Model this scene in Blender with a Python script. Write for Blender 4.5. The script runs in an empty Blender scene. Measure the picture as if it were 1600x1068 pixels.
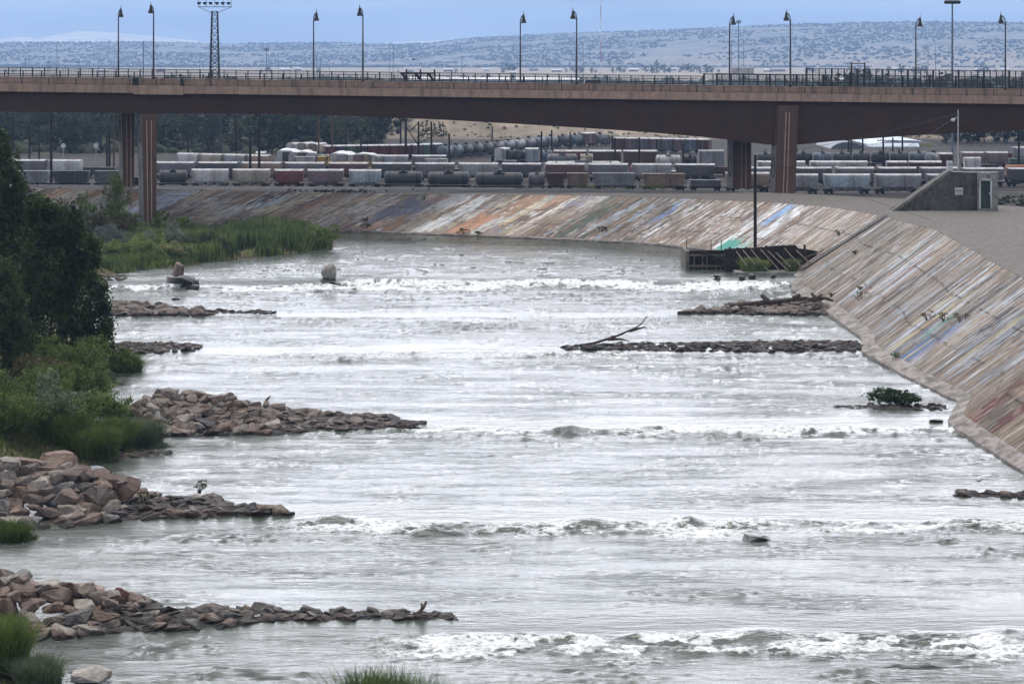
import bpy, bmesh, math, random
import numpy as np
from mathutils import Vector, Matrix, Euler
R = math.radians
random.seed(7); rng = np.random.default_rng(11)
scn = bpy.context.scene
# ---------------------------------------------------------------- camera
F = 3620.0; HC = 31.5; Y0 = 90.0          # focal length in photo pixels, camera height over the upper pool, horizon row
cam = bpy.data.cameras.new("camera"); camo = bpy.data.objects.new("camera", cam)
scn.collection.objects.link(camo); scn.camera = camo
camo.location = (0, 0, HC); camo.rotation_euler = (R(90), 0, 0)
cam.sensor_width = 36; cam.lens = F / 1600 * 36; cam.shift_y = -(534 - Y0) / 1600
cam.clip_start = 1; cam.clip_end = 40000
# ---------------------------------------------------------------- light
SUN_EL, SUN_AZ = 79, -30                  # azimuth from +Y, clockwise
w = bpy.data.worlds.new("World"); scn.world = w; w.use_nodes = True
nt = w.node_tree; N = nt.nodes; L = nt.links; N.clear()
wo = N.new("ShaderNodeOutputWorld"); bg = N.new("ShaderNodeBackground"); L.new(bg.outputs[0], wo.inputs[0])
sky = N.new("ShaderNodeTexSky"); sky.sky_type = 'NISHITA'; sky.sun_disc = False
sky.sun_elevation = R(SUN_EL); sky.sun_rotation = R(SUN_AZ); sky.dust_density = 2.0; sky.altitude = 1400
tc = N.new("ShaderNodeTexCoord"); sp = N.new("ShaderNodeSeparateXYZ"); L.new(tc.outputs['Generated'], sp.inputs[0])
def wmath(op, a, b=None, c=None):
    n = N.new("ShaderNodeMath"); n.operation = op
    for i, v in enumerate((a, b, c)):
        if v is None: continue
        if isinstance(v, (int, float)): n.inputs[i].default_value = v
        else: L.new(v, n.inputs[i])
    return n.outputs[0]
def wramp(val, stops):
    n = N.new("ShaderNodeValToRGB"); L.new(val, n.inputs[0]); e = n.color_ramp.elements
    while len(e) < len(stops): e.new(0.5)
    for k, (p_, c_) in enumerate(stops): e[k].position = p_; e[k].color = (*c_, 1)
    return n.outputs[0]
# a clear hazy band low down, then a bright broken cloud deck
sc_ = N.new("ShaderNodeMapping"); sc_.inputs['Scale'].default_value = (1.6, 1.6, 7.0); L.new(tc.outputs['Generated'], sc_.inputs[0])
nz = N.new("ShaderNodeTexNoise"); nz.inputs['Scale'].default_value = 2.2; nz.inputs['Detail'].default_value = 6; L.new(sc_.outputs[0], nz.inputs[0])
cl = wmath('ADD', wmath('MULTIPLY', sp.outputs[2], 5.5), wmath('MULTIPLY', wmath('SUBTRACT', nz.outputs[0], 0.5), 0.45))
cloudmask = wramp(cl, [(0.20, (0, 0, 0)), (0.52, (1, 1, 1))])
deck = wramp(sp.outputs[2], [(0.0, (.30, .34, .42)), (0.08, (.74, .76, .80)), (0.18, (.98, .98, 1)), (0.34, (1, 1, 1)), (0.55, (.36, .37, .39)), (1.0, (.19, .20, .215))])
az = wramp(wmath('ADD', wmath('MULTIPLY', sp.outputs[1], 0.5), 0.5), [(0.0, (.20, .205, .215)), (0.5, (.24, .245, .255)), (.85, (.7, .7, .7)), (1.0, (1, 1, 1))])
m1 = N.new("ShaderNodeMix"); m1.data_type = 'RGBA'; m1.blend_type = 'MULTIPLY'; m1.inputs[0].default_value = 1
L.new(deck, m1.inputs[6]); L.new(az, m1.inputs[7])
m2 = N.new("ShaderNodeMix"); m2.data_type = 'RGBA'; m2.blend_type = 'MULTIPLY'; m2.inputs[0].default_value = 1
L.new(m1.outputs[2], m2.inputs[6]); m2.inputs[7].default_value = (38, 38.6, 41.4, 1); m2.clamp_result = False
skb = N.new("ShaderNodeMix"); skb.data_type = 'RGBA'; skb.blend_type = 'MULTIPLY'; skb.inputs[0].default_value = 1
L.new(sky.outputs[0], skb.inputs[6]); skb.inputs[7].default_value = (.54, .65, 1.0, 1)
sc2 = N.new("ShaderNodeMapping"); sc2.inputs['Scale'].default_value = (3, 3, 26); L.new(tc.outputs['Generated'], sc2.inputs[0])
nz2 = N.new("ShaderNodeTexNoise"); nz2.inputs['Scale'].default_value = 2.0; nz2.inputs['Detail'].default_value = 5; L.new(sc2.outputs[0], nz2.inputs[0])
veil = wmath('MULTIPLY', wmath('SUBTRACT', nz2.outputs[0], .40), .55); cm_ = wmath('MAXIMUM', cloudmask, wmath('MAXIMUM', veil, 0.0))
m3 = N.new("ShaderNodeMix"); m3.data_type = 'RGBA'; L.new(cm_, m3.inputs[0]); L.new(skb.outputs[2], m3.inputs[6]); L.new(m2.outputs[2], m3.inputs[7])
L.new(m3.outputs[2], bg.inputs[0]); bg.inputs[1].default_value = 0.10
sun = bpy.data.lights.new("sun", 'SUN'); sun.energy = 1.9; sun.angle = R(14); sun.color = (1, .95, .88)
suno = bpy.data.objects.new("sun", sun); scn.collection.objects.link(suno)
_d = Vector((math.sin(R(SUN_AZ)) * math.cos(R(SUN_EL)), math.cos(R(SUN_AZ)) * math.cos(R(SUN_EL)), math.sin(R(SUN_EL))))
suno.rotation_euler = _d.to_track_quat('Z', 'Y').to_euler()
scn.view_settings.view_transform = 'Standard'; scn.view_settings.look = 'None'
scn.view_settings.exposure = 0.5; scn.view_settings.gamma = 1.0
scn.cycles.max_bounces = 6; scn.cycles.volume_bounces = 0; scn.cycles.transparent_max_bounces = 8
scn.cycles.diffuse_bounces = 3; scn.cycles.glossy_bounces = 3
# ---------------------------------------------------------------- helpers
COL = scn.collection
def P(px, D): return (px - 800) * D / F                 # lateral position of photo column px at distance D
def Z(py, D): return HC - (py - Y0) * D / F             # height of photo row py at distance D
def DZ(py, z): return F * (HC - z) / (py - Y0)          # distance at which row py meets height z
def tag(o, label=None, cat=None, group=None, kind=None):
    if label: o['label'] = label
    if cat: o['category'] = cat
    if group: o['group'] = group
    if kind: o['kind'] = kind
    return o
def empty(name, loc=(0, 0, 0), rz=0, **k):
    o = bpy.data.objects.new(name, None); COL.objects.link(o); o.location = loc; o.rotation_euler = (0, 0, rz)
    o.empty_display_size = .2
    return tag(o, **k)
def copy_tree(o, parent=None):
    c = o.copy(); COL.objects.link(c); c.parent = parent
    for ch in list(o.children): copy_tree(ch, c)
    return c
def npmesh(name, v, f, mat=None, parent=None, smooth=False, cols=None, uv=None):
    """v (n,3), f (m,k) constant k"""
    v = np.asarray(v, np.float32); f = np.asarray(f, np.int32); k = f.shape[1]
    me = bpy.data.meshes.new(name); me.vertices.add(len(v)); me.vertices.foreach_set("co", v.ravel())
    me.loops.add(f.size); me.loops.foreach_set("vertex_index", f.ravel())
    me.polygons.add(len(f)); me.polygons.foreach_set("loop_start", np.arange(0, f.size, k, dtype=np.int32))
    me.polygons.foreach_set("loop_total", np.full(len(f), k, np.int32))
    if smooth: me.polygons.foreach_set("use_smooth", np.ones(len(f), bool))
    for nm, c in (cols or {}).items():
        a = me.color_attributes.new(nm, 'FLOAT_COLOR', 'POINT')
        c = np.asarray(c, np.float32)
        if c.ndim == 1: c = np.stack([c, c, c], 1)
        a.data.foreach_set("color", np.concatenate([c, np.ones((len(c), 1), np.float32)], 1).ravel())
    me.update(calc_edges=True); me.validate()
    if mat: me.materials.append(mat)
    o = bpy.data.objects.new(name, me); COL.objects.link(o); o.parent = parent
    return o
class MB:
    def __init__(s): s.v = []; s.f = []
    def add(s, vs, fs):
        b = len(s.v); s.v += [tuple(p) for p in vs]; s.f += [tuple(b + i for i in q) for q in fs]; return s
    def hexa(s, p):      # 8 points: bottom ring 0-3, top ring 4-7
        return s.add(p, [(0, 3, 2, 1), (4, 5, 6, 7), (0, 1, 5, 4), (1, 2, 6, 5), (2, 3, 7, 6), (3, 0, 4, 7)])
    def box(s, x0, x1, y0, y1, z0, z1):
        return s.hexa([(x0, y0, z0), (x1, y0, z0), (x1, y1, z0), (x0, y1, z0), (x0, y0, z1), (x1, y0, z1), (x1, y1, z1), (x0, y1, z1)])
    def bar(s, a, b, r, r2=None, n=6):
        a = Vector(a); b = Vector(b); d = (b - a)
        if d.length < 1e-6: return s
        d.normalize(); u = d.orthogonal().normalized(); w_ = d.cross(u); r2 = r if r2 is None else r2
        vs = [a + (u * math.cos(2 * math.pi * i / n) + w_ * math.sin(2 * math.pi * i / n)) * r for i in range(n)]
        vs += [b + (u * math.cos(2 * math.pi * i / n) + w_ * math.sin(2 * math.pi * i / n)) * r2 for i in range(n)]
        return s.add(vs, [(i, (i + 1) % n, n + (i + 1) % n, n + i) for i in range(n)] + [tuple(reversed(range(n))), tuple(range(n, 2 * n))])
    def path(s, pts, r, n=6):
        for a, b in zip(pts[:-1], pts[1:]): s.bar(a, b, r, n=n)
        return s
    def lathe(s, prof, c=(0, 0, 0), axis='z', n=16):     # prof: (r, h)
        vs = []
        for r_, h in prof:
            for i in range(n):
                a = 2 * math.pi * i / n; p, q = r_ * math.cos(a), r_ * math.sin(a)
                vs.append((c[0] + p, c[1] + q, c[2] + h) if axis == 'z' else (c[0] + h, c[1] + p, c[2] + q))
        m = len(prof); fs = [(k * n + i, k * n + (i + 1) % n, (k + 1) * n + (i + 1) % n, (k + 1) * n + i) for k in range(m - 1) for i in range(n)]
        fs += [tuple(reversed(range(n))), tuple(range((m - 1) * n, m * n))]
        return s.add(vs, fs)
    def extr(s, prof, x0, x1, sx0=None, sx1=None):       # closed (y,z) profile extruded along x; sx: x offset per point at each end
        n = len(prof); sx0 = sx0 or [0] * n; sx1 = sx1 or [0] * n
        vs = [(x0 + sx0[i], p[0], p[1]) for i, p in enumerate(prof)] + [(x1 + sx1[i], p[0], p[1]) for i, p in enumerate(prof)]
        return s.add(vs, [(i, n + i, n + (i + 1) % n, (i + 1) % n) for i in range(n)] + [tuple(range(n)), tuple(reversed(range(n, 2 * n)))])
    def prism(s, poly, y0, y1):                          # closed (x,z) polygon given thickness along y
        n = len(poly)
        vs = [(p[0], y0, p[1]) for p in poly] + [(p[0], y1, p[1]) for p in poly]
        return s.add(vs, [(i, (i + 1) % n, n + (i + 1) % n, n + i) for i in range(n)] + [tuple(reversed(range(n))), tuple(range(n, 2 * n))])
    def build(s, name, mat, parent=None, smooth=False, bevel=0):
        me = bpy.data.meshes.new(name); me.from_pydata(s.v, [], s.f)
        bm = bmesh.new(); bm.from_mesh(me)
        bmesh.ops.recalc_face_normals(bm, faces=bm.faces)
        bm.to_mesh(me); bm.free()
        if smooth:
            me.shade_smooth()
            try: me.set_sharp_from_angle(angle=R(38))
            except Exception: pass
        me.materials.append(mat)
        o = bpy.data.objects.new(name, me); COL.objects.link(o); o.parent = parent
        if bevel:
            b_ = o.modifiers.new("bevel", 'BEVEL'); b_.width = bevel; b_.segments = 2; b_.limit_method = 'ANGLE'
        return o
# ---------------------------------------------------------------- noise for meshes
def _h(ix, iy, seed):
    n = (ix.astype(np.int64) * 374761393 + iy.astype(np.int64) * 668265263 + seed * 1274126177) & 0xffffffff
    n = ((n ^ (n >> 13)) * 1274126177) & 0xffffffff
    return ((n ^ (n >> 16)) & 0xffffffff) / 4294967295.0
def vn(x, y, seed=0):     # gradient noise in about -1..1
    x = np.asarray(x, float); y = np.asarray(y, float)
    ix = np.floor(x); iy = np.floor(y); fx = x - ix; fy = y - iy; out = 0
    ux = fx * fx * fx * (fx * (fx * 6 - 15) + 10); uy = fy * fy * fy * (fy * (fy * 6 - 15) + 10)
    def g(a, b):
        t = _h(ix + a, iy + b, seed) * 2 * np.pi
        return np.cos(t) * (fx - a) + np.sin(t) * (fy - b)
    return ((g(0, 0) * (1 - ux) + g(1, 0) * ux) * (1 - uy) + (g(0, 1) * (1 - ux) + g(1, 1) * ux) * uy) * 1.5
def fbm(x, y, o=4, seed=0):
    s = 0; a = 1; t = 0
    for k in range(o): s = s + a * vn(x * 2 ** k, y * 2 ** k, seed + k * 17); t += a; a *= .5
    return s / t
def sst(x, a, b):
    t = np.clip((x - a) / (b - a), 0, 1); return t * t * (3 - 2 * t)
# ---------------------------------------------------------------- materials
_mc = {}
def mat(name, col, rough=.85, var=.25, scale=1.5, bump=0, bscale=8, metal=0, col2=None, rnd=0, attr=None, spec=.3, coord='Object', stretch=None, dirt=None, transl=0):
    key = name
    if key in _mc: return _mc[key]
    m = bpy.data.materials.new(name); m.use_nodes = True; n = m.node_tree.nodes; l = m.node_tree.links
    b = n['Principled BSDF']; b.inputs['Roughness'].default_value = rough; b.inputs['Metallic'].default_value = metal
    b.inputs['Specular IOR Level'].default_value = spec
    t = n.new("ShaderNodeTexCoord"); co = t.outputs[coord]
    if stretch:
        mp = n.new("ShaderNodeMapping"); mp.inputs['Scale'].default_value = stretch; l.new(co, mp.inputs[0]); co = mp.outputs[0]
    z = n.new("ShaderNodeTexNoise"); z.inputs['Scale'].default_value = scale; z.inputs['Detail'].default_value = 7; z.inputs['Roughness'].default_value = .62; l.new(co, z.inputs[0])
    if attr:
        a = n.new("ShaderNodeAttribute"); a.attribute_name = attr; base = a.outputs['Color']
    else:
        mx = n.new("ShaderNodeMix"); mx.data_type = 'RGBA'; c2 = col2 or tuple(c * .55 for c in col)
        mx.inputs[6].default_value = (*col, 1); mx.inputs[7].default_value = (*c2, 1)
        rp = n.new("ShaderNodeMapRange"); rp.inputs[1].default_value = .38; rp.inputs[2].default_value = .66; l.new(z.outputs[0], rp.inputs[0]); l.new(rp.outputs[0], mx.inputs[0])
        base = mx.outputs[2]
    hs = n.new("ShaderNodeHueSaturation"); l.new(base, hs.inputs['Color'])
    mr = n.new("ShaderNodeMapRange"); mr.inputs[1].default_value = .3; mr.inputs[2].default_value = .7; mr.inputs[3].default_value = 1 - var; mr.inputs[4].default_value = 1 + var
    z2 = n.new("ShaderNodeTexNoise"); z2.inputs['Scale'].default_value = scale * 4.7; z2.inputs['Detail'].default_value = 4; l.new(co, z2.inputs[0]); l.new(z2.outputs[0], mr.inputs[0])
    v = mr.outputs[0]
    if rnd:
        oi = n.new("ShaderNodeObjectInfo"); r2 = n.new("ShaderNodeMapRange"); r2.inputs[3].default_value = 1 - rnd; r2.inputs[4].default_value = 1 + rnd; l.new(oi.outputs['Random'], r2.inputs[0])
        mm = n.new("ShaderNodeMath"); mm.operation = 'MULTIPLY'; l.new(v, mm.inputs[0]); l.new(r2.outputs[0], mm.inputs[1]); v = mm.outputs[0]
    l.new(v, hs.inputs['Value']); out = hs.outputs[0]
    if dirt:    # vertical rain streaks of another colour
        mp = n.new("ShaderNodeMapping"); mp.inputs['Scale'].default_value = dirt[1]; l.new(t.outputs[coord], mp.inputs[0])
        z3 = n.new("ShaderNodeTexNoise"); z3.inputs['Scale'].default_value = 1; z3.inputs['Detail'].default_value = 5; l.new(mp.outputs[0], z3.inputs[0])
        r3 = n.new("ShaderNodeMapRange"); r3.inputs[1].default_value = .48; r3.inputs[2].default_value = .72; r3.inputs[4].default_value = dirt[2]; l.new(z3.outputs[0], r3.inputs[0])
        m4 = n.new("ShaderNodeMix"); m4.data_type = 'RGBA'; l.new(r3.outputs[0], m4.inputs[0]); l.new(out, m4.inputs[6]); m4.inputs[7].default_value = (*dirt[0], 1); out = m4.outputs[2]
    l.new(out, b.inputs['Base Color'])
    if bump:
        z4 = n.new("ShaderNodeTexNoise"); z4.inputs['Scale'].default_value = bscale; z4.inputs['Detail'].default_value = 6; l.new(co, z4.inputs[0])
        bp = n.new("ShaderNodeBump"); bp.inputs['Strength'].default_value = 1; bp.inputs['Distance'].default_value = bump; l.new(z4.outputs[0], bp.inputs['Height']); l.new(bp.outputs[0], b.inputs['Normal'])
    if transl:
        tr = n.new("ShaderNodeBsdfTranslucent"); l.new(out, tr.inputs[0]); ms = n.new("ShaderNodeMixShader"); ms.inputs[0].default_value = transl
        l.new(b.outputs[0], ms.inputs[1]); l.new(tr.outputs[0], ms.inputs[2]); l.new(ms.outputs[0], n['Material Output'].inputs[0])
    _mc[key] = m
    return m
# ================================================================ THE RIVER: stepped water surface
LIPS = [(331.5, 1.1, 434), (297., .35, 487), (263., .5, 543), (214., .6, 655), (174.5, .5, 795), (143.2, .6, 962)]
def lip_y(k, x):
    D = LIPS[k][0]; s = D / 200.
    return D + 1.7 * s * vn(x / 17 + 9 * k, np.full_like(x, .3 + k), 5 + k) + .5 * s * vn(x / 5., np.full_like(x, .7 + k), 55 + k) * (0.5 if k == 0 else 1.2)
def water_z(x, y):
    x = np.asarray(x, float); y = np.asarray(y, float); z = np.zeros(np.broadcast(x, y).shape)
    for k, (D, h, _) in enumerate(LIPS):
        t = lip_y(k, x + 0 * y) - y
        z = z - h * sst(t, -2.4 if k else -2.0, 5.0 if k else 3.6)
    return z
def wz(x, y): return float(water_z(np.array([x]), np.array([y]))[0])
def px_w(px, py):             # photo pixel on the water -> world point
    D = 250.
    for _ in range(12):
        z = wz(P(px, D), D); D = .5 * D + .5 * DZ(py, z)
    return P(px, D), D, wz(P(px, D), D)
def make_water():
    ys = [116.]
    while ys[-1] < 445: ys.append(ys[-1] + min(.62, max(.17, ys[-1] ** 2 / 88000)))
    ys = np.array(ys); xs = np.arange(-72, 64, .145)
    X, Y = np.meshgrid(xs, ys); zb = water_z(X, Y)
    rough = np.full(X.shape, .42); foam = np.zeros(X.shape); hump = np.zeros(X.shape); calm = np.ones(X.shape); lace = np.zeros(X.shape)
    for k, (D, h, _) in enumerate(LIPS):
        t = lip_y(k, X) - Y
        side = sst(X, (-30, -30, -30, -11, -17, -8)[k] - 4, (-30, -30, -30, -11, -17, -8)[k] + 4) * (1 - sst(X, (44, 44, 14, 60, 44, 90)[k], (50, 50, 22, 80, 50, 99)[k]))
        if k == 0: side = np.ones_like(X)
        st = (1.6, .25, .75, 1.0, .9, 1.0)[k]
        calm = calm * (1 - .88 * sst(t, -1.8, -.6) * (1 - sst(t, 2.0, 3.2)))
        after = sst(t, 1.6, 3.0) * np.exp(-np.clip(t - 3, 0, None) / (16 if k < 3 else 13))
        rough = rough + (.55 + .5 * st) * after * (.6 + .6 * vn(X / 9, Y / 6, 70 + k))
        n1 = fbm(X / 2.6, Y / 1.5, 4, 100 + k); n2 = vn(X / 9., Y / 7., 200 + k)
        band = sst(t + (1.6 * sst(X, -27, -22) if k == 0 else 0), 1.4 if k else .6, 3.0) * (1 - sst(t, 4.5 + 2.5 * n2, 9.5 + 4 * n2 + (3 if k == 5 else 0)))
        foam = np.maximum(foam, st * side * band * sst(n1 + .5 * n2 + .42 * band, .12, .55))
        if k == 0: foam = np.maximum(foam, sst(t, -.5, .2) * (1 - sst(t, 2, 4)) * sst(fbm(X / .8, Y / 5, 3, 66) + .9 * vn(X / 9, Y * 0, 67) + .25, .0, .5) * sst(X, -28, -20))
        lace = np.maximum(lace, .5 * st * after * sst(np.abs(fbm(X / 1.3, Y / .7, 3, 300 + k)) * -1 + .14, 0, .12) * sst(n2 + .3, 0, .5))
        hb = sst(t, 1.8, 3.2) * (1 - sst(t, 4.5, 7.5))
        hump = hump + side * st * hb * (.26 * np.clip(fbm(X / 3.1, Y / 1.3, 5, 400 + k), -.1, 1) * 2 * (1 + vn(X / 11, Y * 0, 9 + k)) + .04)
        for hx, ww, hh in {3: [(893, 1.5, .55), (1010, 1.2, .3)], 4: [(915, 1.7, .5), (1072, 1.0, .5), (520, 1.6, .3)], 5: [(1180, 1.6, .4), (1555, 1.5, .45)]}.get(k, []):
            cx = P(hx, D)
            g = np.exp(-((X - cx) / ww) ** 2 - ((t - 3.0) / 1.0) ** 2); hump = hump + hh * g
            foam = foam * (1 - .95 * np.exp(-((X - cx - .5) / (ww * .7)) ** 2 - ((t - 3.3) / .9) ** 2))
    rough = rough * calm * (.75 + .7 * vn(X / 14 + 3, Y / 9, 8)) 
    rough = rough * (1 - .35 * sst(Y, 332, 338)) + .22 * sst(Y, 332, 338)
    rough = np.clip(rough, .05, 2)
    sp_ = np.gradient(ys)[:, None]
    def oct_(lx, ly, seed, am):
        att = np.clip((ly * 1.6 - sp_) / (ly * 1.0), 0, 1)
        return am * att * vn(X / lx, Y / ly, seed)
    eta = oct_(9., 1.7, 1, .045) + oct_(5., .95, 2, .036) + oct_(2.7, .52, 3, .024) + oct_(1.5, .32, 4, .013)
    cr = np.clip(1 - np.abs(vn(X / 4.4, Y / .9, 12)) * 2.4, 0, 1) ** 3 * sst(vn(X / 6, Y / 3.5, 13), -.3, .4)
    c2 = np.clip(1 - np.abs(vn(X / 11., Y / 2.0, 14)) * 2.6, 0, 1) ** 3 * sst(vn(X / 11, Y / 7, 15), -.3, .4) * sst(Y, 150, 300)
    eta = eta * .85 + (.09 + .06 * sst(Y, 150, 260)) * cr + (.17 - .06 * sst(Y, 200, 280)) * c2
    cauld = foam * (.26 * fbm(X / .8, Y / .5, 4, 77) + .05)
    Zv = zb + eta * rough * 2.0 + hump + cauld
    ny, nx = X.shape; idx = np.arange(nx * ny).reshape(ny, nx)
    f = np.stack([idx[:-1, :-1], idx[:-1, 1:], idx[1:, 1:], idx[1:, :-1]], -1).reshape(-1, 4)
    fo = np.clip(np.maximum(foam, lace), 0, 1)
    c = np.stack([fo.ravel(), np.clip(rough, 0, 1.5).ravel() / 1.5, calm.ravel()], 1)
    o = npmesh("river_water", np.stack([X.ravel(), Y.ravel(), Zv.ravel()], 1), f, None, smooth=True, cols={"wet": c})
    tag(o, kind='structure')
    m = bpy.data.materials.new("river water"); m.use_nodes = True; n = m.node_tree.nodes; l = m.node_tree.links; b = n['Principled BSDF']
    a = n.new("ShaderNodeAttribute"); a.attribute_name = "wet"; sx = n.new("ShaderNodeSeparateColor"); l.new(a.outputs['Color'], sx.inputs[0])
    t = n.new("ShaderNodeTexCoord")
    mp = n.new("ShaderNodeMapping"); mp.inputs['Scale'].default_value = (.36, 2.0, 1); l.new(t.outputs['Object'], mp.inputs[0])
    z1 = n.new("ShaderNodeTexNoise"); z1.inputs['Scale'].default_value = 3.2; z1.inputs['Detail'].default_value = 5; z1.inputs['Roughness'].default_value = .6; l.new(mp.outputs[0], z1.inputs[0])
    z5 = n.new("ShaderNodeTexNoise"); z5.inputs['Scale'].default_value = .9; z5.inputs['Detail'].default_value = 4; l.new(mp.outputs[0], z5.inputs[0])
    ad = n.new("ShaderNodeMath"); ad.operation = 'MULTIPLY_ADD'; l.new(z5.outputs[0], ad.inputs[0]); ad.inputs[1].default_value = 1.6; l.new(z1.outputs[0], ad.inputs[2])
    bp = n.new("ShaderNodeBump"); bp.inputs['Distance'].default_value = .055; l.new(ad.outputs[0], bp.inputs['Height'])
    st_ = n.new("ShaderNodeMapRange"); st_.inputs[3].default_value = .40; st_.inputs[4].default_value = 1.6; l.new(sx.outputs[1], st_.inputs[0]); l.new(st_.outputs[0], bp.inputs['Strength'])
    def ridge(scale, sx_, sy_, pw, amp):
        mq = n.new("ShaderNodeMapping"); mq.inputs['Scale'].default_value = (sx_, sy_, 1); l.new(t.outputs['Object'], mq.inputs[0])
        q = n.new("ShaderNodeTexNoise"); q.inputs['Scale'].default_value = scale; q.inputs['Detail'].default_value = 2.5; q.inputs['Distortion'].default_value = .4; l.new(mq.outputs[0], q.inputs[0])
        a_ = n.new("ShaderNodeMath"); a_.operation = 'SUBTRACT'; l.new(q.outputs[0], a_.inputs[0]); a_.inputs[1].default_value = .5
        b_ = n.new("ShaderNodeMath"); b_.operation = 'ABSOLUTE'; l.new(a_.outputs[0], b_.inputs[0])
        c_ = n.new("ShaderNodeMath"); c_.operation = 'MULTIPLY_ADD'; l.new(b_.outputs[0], c_.inputs[0]); c_.inputs[1].default_value = -pw; c_.inputs[2].default_value = 1.0; c_.use_clamp = True
        d_ = n.new("ShaderNodeMath"); d_.operation = 'POWER'; l.new(c_.outputs[0], d_.inputs[0]); d_.inputs[1].default_value = 2
        g_ = n.new("ShaderNodeMath"); g_.operation = 'MULTIPLY'; l.new(d_.outputs[0], g_.inputs[0]); g_.inputs[1].default_value = amp; return g_.outputs[0]
    zs = n.new("ShaderNodeTexNoise"); zs.inputs['Scale'].default_value = .22; zs.inputs['Detail'].default_value = 4; l.new(mp.outputs[0], zs.inputs[0])
    zr = n.new("ShaderNodeMapRange"); zr.inputs[1].default_value = .42; zr.inputs[2].default_value = .62; l.new(zs.outputs[0], zr.inputs[0])
    r_a = ridge(1.0, .55, 3.0, 14, .034); r_b = ridge(1.0, .22, 1.1, 14, .08)
    rs = n.new("ShaderNodeMath"); rs.operation = 'ADD'; l.new(r_a, rs.inputs[0]); l.new(r_b, rs.inputs[1])
    rm = n.new("ShaderNodeMath"); rm.operation = 'MULTIPLY'; l.new(rs.outputs[0], rm.inputs[0]); l.new(zr.outputs[0], rm.inputs[1])
    rk = n.new("ShaderNodeMath"); rk.operation = 'MULTIPLY'; l.new(rm.outputs[0], rk.inputs[0])
    kk = n.new("ShaderNodeMath"); kk.operation = 'MULTIPLY_ADD'; l.new(sx.outputs[1], kk.inputs[0]); kk.inputs[1].default_value = 2.4; kk.inputs[2].default_value = .05; l.new(kk.outputs[0], rk.inputs[1])
    bp2 = n.new("ShaderNodeBump"); bp2.inputs['Distance'].default_value = 1.0; bp2.inputs['Strength'].default_value = 1; l.new(rk.outputs[0], bp2.inputs['Height']); l.new(bp.outputs[0], bp2.inputs['Normal']); bp = bp2
    # foam breakup
    z2 = n.new("ShaderNodeTexNoise"); z2.inputs['Scale'].default_value = 2.6; z2.inputs['Detail'].default_value = 8; z2.inputs['Roughness'].default_value = .7; mpf = n.new('ShaderNodeMapping'); mpf.inputs['Scale'].default_value = (.7, 1.3, 1); l.new(t.outputs['Object'], mpf.inputs[0]); l.new(mpf.outputs[0], z2.inputs[0])
    s1 = n.new("ShaderNodeMath"); s1.operation = 'MULTIPLY_ADD'; l.new(z2.outputs[0], s1.inputs[0]); s1.inputs[1].default_value = 2.6; s1.inputs[2].default_value = -1.85
    s2 = n.new("ShaderNodeMath"); s2.operation = 'ADD'; l.new(s1.outputs[0], s2.inputs[0]); l.new(sx.outputs[0], s2.inputs[1])
    r1 = n.new("ShaderNodeMapRange"); r1.inputs[1].default_value = .0; r1.inputs[2].default_value = .45; l.new(s2.outputs[0], r1.inputs[0])
    mx = n.new("ShaderNodeMix"); mx.data_type = 'RGBA'; l.new(r1.outputs[0], mx.inputs[0]); mx.inputs[6].default_value = (.060, .070, .055, 1); mx.inputs[7].default_value = (.75, .77, .76, 1)
    l.new(mx.outputs[2], b.inputs['Base Color'])
    r2 = n.new("ShaderNodeMapRange"); l.new(r1.outputs[0], r2.inputs[0]); r2.inputs[3].default_value = .14; r2.inputs[4].default_value = .75; l.new(r2.outputs[0], b.inputs['Roughness'])
    b.inputs['IOR'].default_value = 1.36; l.new(bp.outputs[0], b.inputs['Normal'])
    o.data.materials.append(m)
make_water()
# ================================================================ THE LEVEE
M_conc = mat("weathered concrete", (.36, .33, .29), .9, .25, .5, .03, 3, dirt=((.12, .10, .09), (.4, .4, .4), .6))
PAIRS = [  # toe px, toe py, crest px, crest py, crest z
 (-160, 351, -60, 293, 7.1), (130, 353, 250, 296.5, 7.1), (400, 358, 520, 301, 7.1), (535, 362, 650, 303, 7.1), (800, 372, 915, 305.5, 7.1),
 (1000, 381, 1112, 312, 7.1), (1100, 391, 1215, 317, 7.4), (1180, 406, 1300, 324, 7.8), (1245, 427, 1384, 338, 8.4), (1240, 455, 1400, 344, 8.4),
 (1290, 485, 1460, 358, 8.2), (1350, 531, 1530, 397, 7.8), (1349, 550, 1545, 407, 7.6), (1420, 590, 1622, 447, 7.2), (1503, 630, 1700, 490, 7.0),
 (1485, 662, 1712, 500, 7.0), (1550, 705, 1790, 540, 6.9), (1600, 737, 1850, 574, 6.8), (1750, 832, 2040, 680, 6.6), (2000, 1000, 2330, 850, 6.4)]
toe, crest = [], []
for (a, b_, c, d, z) in PAIRS:
    x, D, zz = px_w(a, b_); toe.append(Vector((x, D, zz)))
    Dc = DZ(d, z); crest.append(Vector((P(c, Dc), Dc, z)))
tl = [0.]
for i in range(1, len(toe)): tl.append(tl[-1] + ((toe[i] + crest[i]) / 2 - (toe[i - 1] + crest[i - 1]) / 2).length)
def px_u(px_toe, after=0):     # along-levee coordinate of a toe pixel column
    for i in range(after, len(PAIRS) - 1):
        if PAIRS[i][0] <= px_toe <= PAIRS[i + 1][0]:
            return tl[i] + (tl[i + 1] - tl[i]) * (px_toe - PAIRS[i][0]) / (PAIRS[i + 1][0] - PAIRS[i][0])
def levee_pt(u, v):
    i = max(0, min(len(tl) - 2, np.searchsorted(tl, u) - 1)); t = (u - tl[i]) / (tl[i + 1] - tl[i])
    return (toe[i].lerp(toe[i + 1], t)).lerp(crest[i].lerp(crest[i + 1], t), v)
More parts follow.
